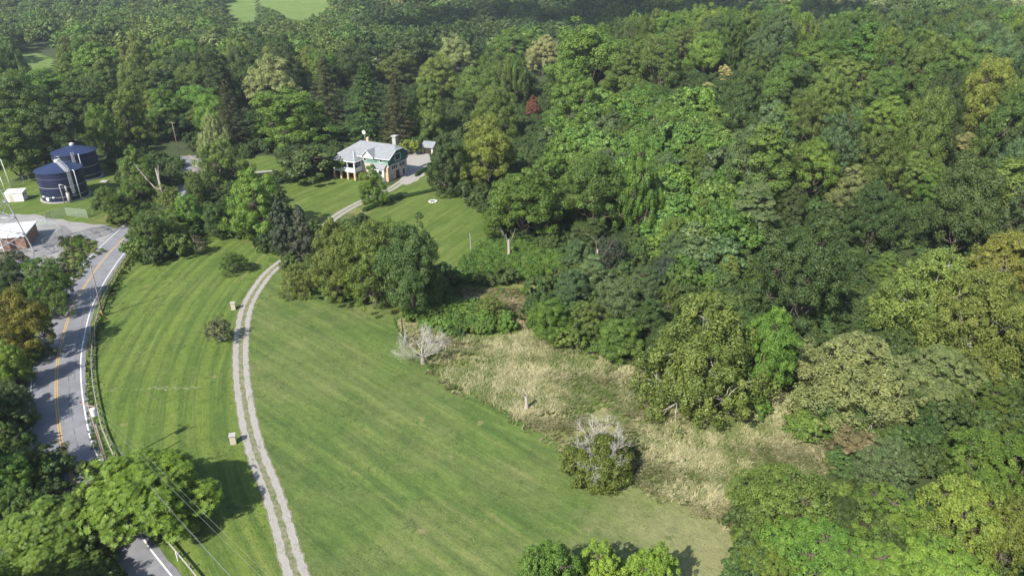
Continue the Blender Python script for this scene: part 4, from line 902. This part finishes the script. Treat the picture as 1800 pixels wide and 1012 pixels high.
# porch wing
px0, px1, py0 = -16.4, -9.0, -3.4; ez = 5.35
m = MB(); cx_ = (px0+px1)/2; ap = (cx_, -.2, 7.3)
slab(m, [(px0-.5, py0-.5, ez), (px1+.5, py0-.5, ez), (cx_+.9, .2, 7.25), (cx_-.9, .2, 7.25)]); slab(m, [(px1+.5, py0-.5, ez), (px1+.5, 1.0, ez), (cx_+.9, 2.6, 7.28), (cx_+.9, .2, 7.25)]); slab(m, [(px0-.5, 1.0, ez), (px0-.5, py0-.5, ez), (cx_-.9, .2, 7.25), (cx_-.9, 2.6, 7.28)])
slab(m, [(cx_-.9, .2, 7.26), (cx_+.9, .2, 7.26), (cx_+.9, 2.6, 7.29), (cx_-.9, 2.6, 7.29)]); m.build('porch_roof', M_ROOF, e)
m = MB(); m.bar((px0-.5, py0-.52, ez-.1), (px1+.5, py0-.52, ez-.1), .12, n=4); m.bar((px1+.52, py0-.5, ez-.1), (px1+.52, -.1, ez-.1), .12, n=4)
m.bar((cx_+.9, .2, 7.30), (px1+.5, py0-.5, ez+.05), .09, n=4); m.build('porch_trim', M_TRIM, e)
m = MB(); m.box(px0, px1, py0, -.04, 2.1, 2.35); m.build('porch_floor', M_TRIM, e)
m = MB()
for (a, b) in (((px0, py0), (px1, py0)), ((px1, py0), (px1, -.05)), ((px0, py0), (px0, -.05))):
    if a[1] == b[1]: m.box(a[0]-.06, b[0]+.06, a[1]-.08, a[1]+.08, 2.36, 3.45)
    else: m.box(a[0]-.08, a[0]+.08, a[1]+.09, b[1], 2.36, 3.45)
m.build('balustrade', M_TRIM, e)
for i in range(4):
    x = px0+.15+(px1-px0-.3)*i/3
    m = MB(); m.box(x-.17, x+.17, py0-.12, py0+.22, 3.46, 5.2); m.build('porch_column', M_TRIM, e)
    m = MB(); m.box(x-.26, x+.26, py0-.2, py0+.3, 0, 2.09); m.build('porch_pillar', M_BUFF, e)
for x in (px0+.15, px1-.15):
    m = MB(); m.box(x-.14, x+.14, -.35, -.06, 3.46, 5.2); m.build('porch_column', M_TRIM, e)
m = MB(); m.box(px0+.3, px1-.3, -.09, -.035, 2.4, 5.2); m.build('porch_back_wall', M_GRN, e)
m = MB(); m.box(px0+.4, px1-.4, -.10, -.003, .05, 2.0); m.build('cellar_opening', M_DARK, e)
def window(x0, x1, z0, z1, face='front', n=1, y=-.035, sub=True):
    m = MB(); g_ = MB(); t = .14
    def bx_(M, a0, a1, d0, d1, c0, c1):
        if face == 'front': M.box(a0, a1, y-d1, y-d0, c0, c1)
        else: M.box(.035+d0, .035+d1, a0, a1, c0, c1)
    bx_(m, x0, x1, 0, .10, z0, z0+t); bx_(m, x0, x1, 0, .10, z1-t, z1); w = (x1-x0-t)/n
    for k in range(n+1): bx_(m, x0+w*k, x0+w*k+t, 0, .09, z0+t, z1-t)
    f = m.build('window', M_TRIM, e)
    bx_(g_, x0+.05, x1-.05, .0, .03, z0+.05, z1-.05); g_.build('pane', M_GLASS, f)
window(3.2, 5.9, 5.0, 6.9, 'side'); window(1.2, 4.1, 2.75, 4.15, 'side', 3); window(5.0, 7.9, 2.75, 4.15, 'side', 3)
window(.6, 1.6, .5, 2.0, 'side'); window(6.3, 7.8, .25, 2.1, 'side')
m = MB(); m.box(.033, .09, 3.3, 4.9, .05, 2.2); m.build('garage_door', M_DARK, e)
window(-2.9, -1.9, 5.0, 6.0); window(-8.3, -7.3, 4.9, 6.1); window(-11.2, -9.9, 3.5, 5.0, y=-.10); window(-14.5, -12.9, 3.5, 5.0, y=-.10)
# white pediment and its little roof
gx0, gx1, gz = -8.0, -4.4, 8.2; gm_ = (gx0+gx1)/2
m = MB(); m.poly([(gx0, -1.0, EZ+.05), (gx1, -1.0, EZ+.05), (gm_, -1.0, gz)]); m.poly([(gm_, -.85, gz), (gx1, -.85, EZ+.05), (gx0, -.85, EZ+.05)]); m.build('pediment', M_TRIM, e)
m = MB(); slab(m, [(gx0-.3, -1.3, EZ), (gm_, -1.3, gz+.12), (gm_, 2.75, gz+.12), (gx0-.3, -.4, EZ+.15)], .12); slab(m, [(gm_, -1.3, gz+.12), (gx1+.3, -1.3, EZ), (gx1+.3, -.4, EZ+.15), (gm_, 2.75, gz+.12)], .12); m.build('pediment_roof', M_ROOF, e)
m = MB(); m.bar((gx0-.3, -1.32, EZ-.05), (gm_, -1.32, gz+.06), .11, n=4); m.bar((gm_, -1.32, gz+.06), (gx1+.3, -1.32, EZ-.05), .11, n=4); m.bar((gx0-.3, -1.32, EZ-.08), (gx1+.3, -1.32, EZ-.08), .10, n=4); m.build('pediment_trim', M_TRIM, e)
# bay under a lean-to roof
m = MB(); m.box(-4.8, -.9, -1.2, -.005, 0, 3.6); by_ = m.build('bay', M_TRIM, e)
m = MB(); slab(m, [(-5.1, -1.5, 3.65), (-.6, -1.5, 3.65), (-.6, -.04, 4.7), (-5.1, -.04, 4.7)], .1); m.build('bay_roof', M_ROOF, e)
window(-4.4, -3.0, 1.9, 3.3, y=-1.21); window(-2.7, -1.3, 1.9, 3.3, y=-1.21); window(-2.6, -1.5, .4, 1.4, y=-1.21)
m = MB(); m.box(-.95, .03, -.5, -.01, 0, 3.9); m.build('corner_pillar', M_BUFF, e)
m = MB(); m.box(-2.6, -1.5, 6.3, 7.4, 5.5, 10.9); m.box(-2.85, -1.25, 6.05, 7.65, 10.9, 11.2); m.build('stone_chimney', M_CONC, rf)
m = MB(); m.box(-10.6, -9.9, 5.0, 5.7, 7.0, 10.2); m.build('brick_chimney', M_BUFF, rf)
m = MB(); m.bar((-11.3, 5.4, 8.6), (-11.3, 5.4, 11.6), .04); m.lathe([(.02, 0), (.35, .08), (.6, .25)], 16); 
for i in range(len(m.v)-48, len(m.v)):
    x, y, z = m.v[i]; m.v[i] = (x-11.3, 5.3-z, 11.6+y)
m.build('satellite_dish', M_TRIM, rf)
m = MB(); m.box(-20.5, -16.6, 1.5, 6.0, 0, 2.6); m.build('side_wing', M_BRICK, e)
m = MB(); m.hexa([(-20.8,1.2,2.61),(-16.7,1.2,2.61),(-16.7,6.3,3.2),(-20.8,6.3,3.2),(-20.8,1.2,2.75),(-16.7,1.2,2.75),(-16.7,6.3,3.35),(-20.8,6.3,3.35)]); m.build('side_wing_roof', M_ROOF, e)
# outbuilding right behind
X, Y, _ = px(757, 268); e2 = empty('garage', (X, Y, .03), math.radians(-20)); tag(e2, 'small grey-roofed outbuilding half hidden behind the gravel yard', 'outbuilding')
m = MB(); m.box(-1.9, 1.9, -2.2, 2.2, 0, 2.2); m.build('wall', M_CREAM, e2)
m = MB(); slab(m, [(-2.2,-2.6,2.2),(2.2,-2.6,2.2),(2.2,0,3.6),(-2.2,0,3.6)]); slab(m, [(2.2,2.6,2.2),(-2.2,2.6,2.2),(-2.2,0,3.6),(2.2,0,3.6)]); m.build('roof', M_ROOF, e2)
m = MB(); m.box(-1.3, 1.3, -2.24, -2.203, .05, 2.1); m.build('door', M_DARK, e2)
# far roofs between the trees
for (x, y, z, w, lb) in ((655, 96, 6.0, 22, 'far-off white-roofed shed glimpsed above the house woods, right of another'), (538, 96, 6.0, 30, 'far-off long white-roofed shed glimpsed between trees, left of another')):
    X, Y, _ = px(x, y, z); Z0 = tz(X, Y); e3 = empty('far_shed', (X, Y, Z0), math.radians(6)); tag(e3, lb, 'shed', 'far-off white sheds')
    m = MB(); m.box(-w/2, w/2, -5, 5, 0, 4.5); m.build('wall', M_CREAM, e3)
    m = MB(); slab(m, [(-w/2-.4,-5.4,4.5),(w/2+.4,-5.4,4.5),(w/2+.4,0,6.6),(-w/2-.4,0,6.6)]); slab(m, [(w/2+.4,5.4,4.5),(-w/2-.4,5.4,4.5),(-w/2-.4,0,6.6),(w/2+.4,0,6.6)]); m.build('roof', M_WROOF, e3)
# clipped hedges
def hedge(pts, w, h, label):
    L = spline([px(*p) for p in pts], 6); rs = np.random.RandomState(int(w*100)+len(pts)); P = []; N = []
    o0 = L[0]
    for a, b in zip(L[:-1], L[1:]):
        n = int((b-a).length*420); t = rs.rand(n, 1); e_ = rand_dirs(n, rs); e_[:, 2] = np.abs(e_[:, 2])
        c = np.concatenate([np.array([[a.x, a.y]])+(np.array([[b.x-a.x, b.y-a.y]]))*t, np.zeros((n, 1))], 1)
        P.append(c+e_*np.array([w/2, w/2, h])*(.8+.3*rs.rand(n, 1))+np.array([0, 0, .05])); N.append(e_+rs.normal(size=(n, 3))*.5)
    P = np.concatenate(P)-np.array([o0.x, o0.y, 0]); N = nrm(np.concatenate(N)); n = len(P)
    V, Fq = cards(P, N, rs.normal(size=(n, 3)), np.full(n, .26), np.full(n, .17), rs)
    me = raw_mesh('hedge', V, Fq, 4, [M_LEAF], attrs={'v': ('FLOAT', rs.rand(n))}); o = obj('hedge', me); o.location = (o0.x, o0.y, .03); o.color = (.040, .085, .02, 1); tag(o, label, 'hedge', 'low hedges along the drive')
hedge([(732,310),(742,303),(756,296)], 1.1, .9, 'short clipped hedge at the right of the gravel yard')
hedge([(676,358),(700,350),(725,344),(752,338),(778,332)], 1.2, .7, 'long low hedge between the side lawn and the upper lawn')
hedge([(640,372),(655,366),(668,361)], 1.3, .9, 'low hedge at the lower end of the upper lawn by the drive')

# ------------------------------------------------------------------ guardrail
GR = offs(ROAD, 0); side = 1 if (offs(ROAD, 4.6)[60].x > ROAD[60].x) else -1
GRL = offs(ROAD, side*4.75)
def guard(i0, i1, label):
    L = GRL[i0:i1]; O = L[0]; e = empty('guardrail', (O.x, O.y, .03)); tag(e, label, 'guardrail', 'guardrails on the right side of the road')
    m = MB(); prof = [(0, .48), (.07, .53), (0, .60), (.07, .67), (0, .73), (-.03, .73), (-.03, .48)]; k = len(prof)
    for i, p in enumerate(L):
        t = (L[min(i+1, len(L)-1)]-L[max(i-1, 0)]).normalized(); nrm_ = Vector((t.y, -t.x))*(-side)
        for (d, z) in prof: q = p-O+nrm_*d; m.v.append((q.x, q.y, z+.0))
    for i in range(len(L)-1):
        for j in range(k): j2 = (j+1) % k; m.f.append((i*k+j, i*k+j2, (i+1)*k+j2, (i+1)*k+j))
    m.build('rail', M_RUST, e)
    acc = 0; last = None
    for i in range(len(L)):
        if last is None or (L[i]-last).length > 1.95:
            last = L[i]; t = (L[min(i+1, len(L)-1)]-L[max(i-1, 0)]).normalized(); nn = Vector((t.y, -t.x))*side; q = last-O+nn*.17
            m = MB(); m.bar((q.x, q.y, -.1), (q.x, q.y, .82), .10, n=6); m.build('post', M_WOODP, e)
n_end = min(range(len(ROAD)), key=lambda i: (ROAD[i]-Vector(px(228, 410)[:2])).length)
n_mid = min(range(len(ROAD)), key=lambda i: (ROAD[i]-Vector(px(130, 850)[:2])).length)
guard(0, n_mid-2, 'guardrail along the lower left stretch of road below the feathery trees'); guard(n_mid+3, n_end, 'long guardrail along the road curve beside the striped left lawn')

# ------------------------------------------------------------------ poles and wires
def upole(bx, by, tx, ty, H, label, arm=True, trans=False, base=None):
    X, Y, _ = px(bx, by); XT, YT, _ = px(tx, ty, H); 
    if base: X, Y = base
    e = empty('utility_pole', (X, Y, 0)); tag(e, label, 'pole', 'wooden utility poles')
    top = Vector((max(-.5, min(.5, XT-X)), max(-.5, min(.5, YT-Y)), H)); m = MB(); m.bar((0,0,-.2), top, .14, .09, n=10); m.build('shaft', M_WOODP, e, smooth=True)
    if arm:
        m = MB(); m.bar(top+Vector((-1.1, .3, -.5)), top+Vector((1.1, -.3, -.5)), .07, n=4); m.build('crossarm', M_WOODP, e)
        for s in (-1, 0, 1): m = MB(); m.lathe([(.05, 0), (.09, .08), (.04, .16), (.08, .24), (.02, .3)], 8); o = m.build('insulator', M_CERAM, e); o.location = top+Vector((s*1.0, -s*.27, -.42))
    if trans:
        m = MB(); m.lathe([(.02, 0), (.30, .02), (.32, .1), (.32, .95), (.28, 1.02), (.02, 1.1)], 20); o = m.build('transformer', M_PWHITE, e, smooth=False); o.location = top+Vector((.45, -.1, -1.9))
    return Vector((X, Y, 0))+top
p1t = upole(182, 556, 158, 470, 9.8, 'leaning utility pole with orange-brown foot standing on the striped left lawn', arm=False)
X, Y, _ = px(182, 556)
m = MB(); m.bar((0,0,-.1), (-.02, .0, 1.3), .19, .18, n=10); o = m.build('foot', M_POLEB, bpy.data.objects['utility_pole'], smooth=True)
XA, YA, _ = px(153, 706, 9.8); pAt = upole(0, 0, 153, 706, 9.8, 'utility pole with crossarm and pale transformer can beside the guardrail', True, True, base=(XA, YA))
XB, YB, _ = px(168, 745, 8.0); pBt = upole(0, 0, 168, 745, 8.0, 'shorter utility pole standing just right of the one with the transformer', False, False, base=(XB, YB))
pFt = upole(314, 266, 301, 210, 9.5, 'far utility pole with crossarm beside the far bend of the road', True)
def wire(a, b, sag, label, r=.008):
    a = Vector(a); b = Vector(b); m = MB(); pts_ = [a.lerp(b, t/16)-a+Vector((0, 0, -4*sag*(t/16)*(1-t/16))) for t in range(17)]
    m.tube(pts_, [r]*17, 5); o = m.build('power_line', M_WIRE); o.location = a; tag(o, label, 'wire', 'overhead power lines')
XC, YC = -6.0, 29.0; e = empty('utility_pole', (XC, YC, 0)); tag(e, 'near utility pole below the picture where the lower wires end', 'pole', 'wooden utility poles')
m = MB(); m.bar((0,0,-.2), (0,0,9.8), .17, .12, n=10); m.build('shaft', M_WOODP, e, smooth=True); m = MB(); m.bar((-1.1,-.8,9.3), (1.1,.8,9.3), .07, n=4); m.build('crossarm', M_WOODP, e)
wire(pAt+Vector((1.0,-.27,-.15)), (XC+1.0, YC+.7, 9.4), .5, 'upper right wire running from the transformer pole to the bottom edge'); wire(pAt+Vector((0,0,-.1)), (XC+.6, YC+.45, 9.4), .6, 'wire beside the upper right one from the transformer pole to the bottom edge')
wire(pAt+Vector((-.3,0,-1.6)), (XC-1.0, YC-.7, 8.6), .9, 'lower thicker wire from the transformer pole to the bottom edge', .010); wire(pBt, (XC-.8, YC-.6, 8.2), .9, 'lowest wire from the shorter pole to the bottom edge')
wire(pAt+Vector((1.0,-.27,-.15)), p1t+Vector((.3,0,-.2)), .7, 'right wire from the transformer pole up to the leaning pole'); wire(pAt, p1t, .7, 'left wire from the transformer pole up to the leaning pole')
wire(p1t, px(-40, 478, 9.0), .5, 'wire crossing the road leftwards from the top of the leaning pole')

# ------------------------------------------------------------------ small things on the grass
def pillar(x, y, lb):
    X, Y, _ = px(x, y); e = empty('gate_pillar', (X, Y, .03), .3); tag(e, lb, 'pillar', 'stone pillars beside the gravel drive')
    m = MB(); m.box(-.36, .36, -.36, .36, 0, 1.25); m.build('shaft', M_CREAM, e, bevel=.03); m = MB(); m.box(-.43, .43, -.43, .43, 1.25, 1.40); m.build('cap', M_CONC, e, bevel=.02)
pillar(411, 544, 'upper squat stone pillar left of the gravel drive, near the half-bare apple tree'); pillar(411, 779, 'lower squat stone pillar left of the gravel drive above the big tree shadow')
X, Y, _ = px(313, 985); m = MB(); m.bar((0,0,0), (0,0,1.25), .06, n=8); o = m.build('marker_post', M_PWHITE); o.location = (X, Y, 0); tag(o, 'small white marker post on the lawn at the bottom left', 'post')
X, Y, _ = px(828, 443); m = MB(); m.bar((0,0,0), (-.15,0,4.3), .10, .07, n=8); o = m.build('pale_post', M_GALV); o.location = (X, Y, 0); tag(o, 'pale grey post at the lower right corner of the upper lawn', 'post')
X, Y, _ = px(710, 603); m = MB(); m.bar((0,0,0), (-.12,.1,4.4), .11, .08, n=8); o = m.build('dark_post', M_DARK); o.location = (X, Y, 0); tag(o, 'dark thin post standing left of the white dead tree', 'post')
X, Y, _ = px(761, 355); m = MB()
for k in range(12):
    t = k/12*2*PI; m.hexa([(1.05*math.cos(t+s)*f, 1.05*math.sin(t+s)*f, z) for z in (0, .28) for (s, f) in ((-.2, .78), (-.2, 1.08), (.2, 1.08), (.2, .78))])
e = empty('fire_ring', (X, Y, .04)); tag(e, 'ring of pale stones around dark ashes on the upper lawn', 'fire ring'); m.build('stone', M_TRIM, e, bevel=.04); m = MB(); m.lathe([(.8, .02), (.5, .07), (.02, .09)], 16); m.build('ash', M_DARK, e)

# ------------------------------------------------------------------ dead trees, snags
def branchy(seed, base_r, H, spread, depth=5, up=.5, first=.22, nfirst=6, n=3, shr=.66):
    rr = random.Random(seed); tk = MB(); br = MB()
    top = Vector((rr.uniform(-.2, .2), rr.uniform(-.2, .2), H*first)); tk.tube([(0,0,0), top*.5, top], [base_r*1.3, base_r, base_r*.85], 9)
    def grow_(p, d, L, r, k):
        if k == 0: return
        r = max(r, .009)
        pts_ = [p]; q = p; dd = d.copy(); m_ = 3
        for i in range(m_):
            dd = (dd+Vector((rr.uniform(-.25, .25), rr.uniform(-.25, .25), rr.uniform(-.12, .2)))).normalized(); q = q+dd*L/m_; pts_.append(q)
        br.tube(pts_, [r, r*.85, r*.7, r*.55], 5 if k > 2 else 3)
        for i in range(n):
            a = pts_[1+int(rr.random()*3) if i else 3]; v = (dd+Vector((rr.uniform(-.8, .8), rr.uniform(-.8, .8), rr.uniform(-.3, .55)))).normalized()
            grow_(a, v, L*rr.uniform(shr*.85, shr*1.1), r*.50, k-1)
    for i in range(nfirst):
        t = 2*PI*i/nfirst+rr.uniform(-.3, .3); d = Vector((math.cos(t)*spread, math.sin(t)*spread, up+rr.uniform(-.15, .45))).normalized()
        grow_(top*(.6+.4*rr.random()), d, H*.40, base_r*.21, depth)
    return tk, br
X, Y, _ = px(744, 638); e = empty('dead_tree', (X, Y, 0)); tag(e, 'bleached white leafless dead tree at the edge of the mown field', 'dead tree')
tk, br = branchy(4, .34, 5.6, 1.0, 5, .42, .26, 9, 4, .66); tk.build('trunk', M_DEAD, e, smooth=True); br.build('branches', mat('bleached_wood', (.42,.39,.355), .85), e)
M_BL = bpy.data.materials['bleached_wood']
# half-dead round tree in the dry meadow: bare white top, green below
X, Y, _ = px(1050, 835); e = empty('half_dead_tree', (X, Y, 0)); tag(e, 'round tree with bare white upper branches and green lower crown at the meadow edge', 'tree')
tk, br = branchy(9, .24, 7.0, .8, 5, 1.15, .22, 9, 4, .62); tk.build('trunk', M_DEAD, e, smooth=True); br.build('branches', M_BL, e)
rs2 = np.random.RandomState(5); P = []; N = []
for k in range(330):
    t = rs2.rand()*2*PI; zz = .4+3.9*rs2.rand()**.9; rad_ = 3.9*math.sqrt(max(.05, 1-((zz-1.9)/3.1)**2))*(.7+.4*rs2.rand()); c = np.array([rad_*math.cos(t), rad_*math.sin(t), zz])
    if k % 7 == 0: c = np.array([rs2.normal()*.8+.5, rs2.normal()*.8, 4.0+rs2.rand()*1.6])
    m_ = 75; e_ = rand_dirs(m_, rs2); P.append(c+e_*.5*(.6+.5*rs2.rand(m_, 1))); N.append(e_+nrm(c[None])*.5+np.array([0,0,.3])+rs2.normal(size=(m_, 3))*.4)
P = np.concatenate(P); N = nrm(np.concatenate(N)); V, Fq = cards(P, N, rs2.normal(size=P.shape), np.full(len(P), .24), np.full(len(P), .15), rs2)
cr = obj('crown', raw_mesh('crown', V, Fq, 4, [M_LEAF], attrs={'v': ('FLOAT', rs2.rand(len(P)))}), e); cr.color = (.100, .130, .022, 1)
# snags
def snag(x, y, seed, H, r, label, nm='snag', first=.75, spread=.5, depth=2, m1=None):
    X, Y, _ = px(x, y) if y > 330 or x < 700 else (0, 0, 0); e = empty(nm, (X, Y, 0)); tag(e, label, 'dead tree', 'bare snags in the meadow and scrub')
    tk, br = branchy(seed, r, H, spread, depth, .8, first, 3, 2, .6); tk.build('trunk', m1 or M_DEAD, e, smooth=True); br.build('branches', m1 or M_DEAD, e); return e
snag(926, 722, 3, 3.4, .26, 'short pale broken snag standing in the dry meadow'); snag(802, 660, 5, 1.6, .09, 'small greyish dead shrub in the dry meadow right of the white dead tree', first=.3, spread=1.0, depth=4)
snag(1046, 505, 6, 11, .16, 'thin white snag rising from the thick growth above the meadow', first=.7); snag(895, 455, 8, 7, .3, 'vine-wrapped brown snag at the edge of the weeds by the upper lawn', first=.6)
def log(x, y, rz, L, r, label):
    X, Y, _ = px(x, y); e = empty('fallen_branch', (X, Y, .9 if 770 < x < 820 else .15), rz); tag(e, label, 'log'); m = MB(); m.tube([(-L/2,0,0), (0,.1,.25), (L/2,-.1,.1)], [r, r*.8, r*.4], 7); m.tube([(0,.1,.25), (L*.25,.6,.7), (L*.4,.8,.8)], [r*.6, r*.4, r*.15], 5); m.build('limb', M_DEAD, e, smooth=True)
log(797, 552, -.7, 4.2, .16, 'pale fallen branch lying in the green thicket above the grass path')
# bleached limbs in the tangle by the road
X, Y, _ = px(287, 350); e = empty('broken_tree', (X, Y, 0)); tag(e, 'broken bare tree with long pale limbs beside the road at the tree tunnel', 'dead tree'); m = MB()
m.tube([(0,0,0), (0,0,4), (-.2,0,8.2)], [.35, .3, .2], 8); m.build('trunk', M_DEAD, e, smooth=True); m = MB(); m.tube([(0,0,2.6), (-1.5,0,3), (-3.2,0,5.5), (-5.6,.3,9.4)], [.2, .2, .14, .05], 6); m.tube([(0,0,1.8), (-2,0,2.3), (-3.1,0,2.0)], [.18, .15, .06], 6); m.tube([(0,0,4), (.3,0,7.5), (.5,.2,9)], [.2, .12, .05], 6); m.build('branches', M_DEAD, e, smooth=True)

# ------------------------------------------------------------------ haze, light, sky
mh = bpy.data.materials.new('haze'); mh.use_nodes = True; nt = mh.node_tree; nt.nodes.remove(nt.nodes['Principled BSDF']); pv = nt.nodes.new('ShaderNodeVolumePrincipled')
pv.inputs['Color'].default_value = (.80, .88, 1.0, 1); pv.inputs['Density'].default_value = HAZE; pv.inputs['Anisotropy'].default_value = .2; nt.links.new(pv.outputs[0], nt.nodes['Material Output'].inputs['Volume'])
if HAZE > 0:
    m = MB(); m.box(-3200, 3200, -600, 6200, -6, 150); o = m.build('haze', mh); tag(o, 'thin pale haze over the valley', 'haze', kind='stuff')
el = math.radians(SUN_EL); sd = Vector((-.58*math.cos(el), -.815*math.cos(el), math.sin(el))).normalized()
ld = bpy.data.lights.new('sun', 'SUN'); ld.energy = SUN_E; ld.angle = math.radians(.53); ld.color = (1.0, .955, .88); lo = bpy.data.objects.new('sun', ld); C.objects.link(lo); lo.rotation_euler = sd.to_track_quat('Z', 'Y').to_euler(); lo.location = (0, 0, 120)
w = bpy.data.worlds.new('World'); sc.world = w; w.use_nodes = True; nt = w.node_tree; sk = nt.nodes.new('ShaderNodeTexSky'); sk.sky_type = 'NISHITA'; sk.sun_disc = False
sk.sun_elevation = el; sk.sun_rotation = math.atan2(sd.x, sd.y); sk.air_density = 1.0; sk.dust_density = 1.0
nt.links.new(sk.outputs[0], nt.nodes['Background'].inputs[0]); nt.nodes['Background'].inputs[1].default_value = SKY
vs = sc.view_settings; vs.view_transform = 'Standard'; vs.look = 'None'; vs.exposure = EXPO; vs.gamma = 1
cy = sc.cycles; cy.max_bounces = 5; cy.diffuse_bounces = 2; cy.glossy_bounces = 2; cy.transmission_bounces = 2; cy.transparent_max_bounces = 6; cy.volume_bounces = 0
cy.use_fast_gi = False

# unseen cloud behind the camera, placed and broken up to shade beyond the ridge
M_CLOUD = mat('cloud', (.9,.9,.92), 1.0); bm = bmesh.new(); rr = random.Random(4)
for k in range(75):
    t = rr.uniform(0, 6.28); q = math.sqrt(rr.random()); r_ = rr.uniform(18, 44)
    bmesh.ops.create_icosphere(bm, subdivisions=2, radius=r_, matrix=Matrix.Translation((330*q*math.cos(t), 85*q*math.sin(t)-40*math.cos(t), rr.uniform(0, 50)))@Matrix.Scale(.6, 4, (0, 0, 1)))
me = bpy.data.meshes.new('cloud'); bm.to_mesh(me); bm.free(); me.materials.append(M_CLOUD); me.polygons.foreach_set('use_smooth', np.ones(len(me.polygons), dtype=bool))
CZ = 1000.0; k = CZ/math.tan(el)/math.hypot(.58, .815); o = obj('cloud', me); o.location = (250-.58*k, 520-.815*k, CZ); tag(o, 'unseen white cloud placed to shade the woods beyond the ridge', 'cloud', kind='structure')
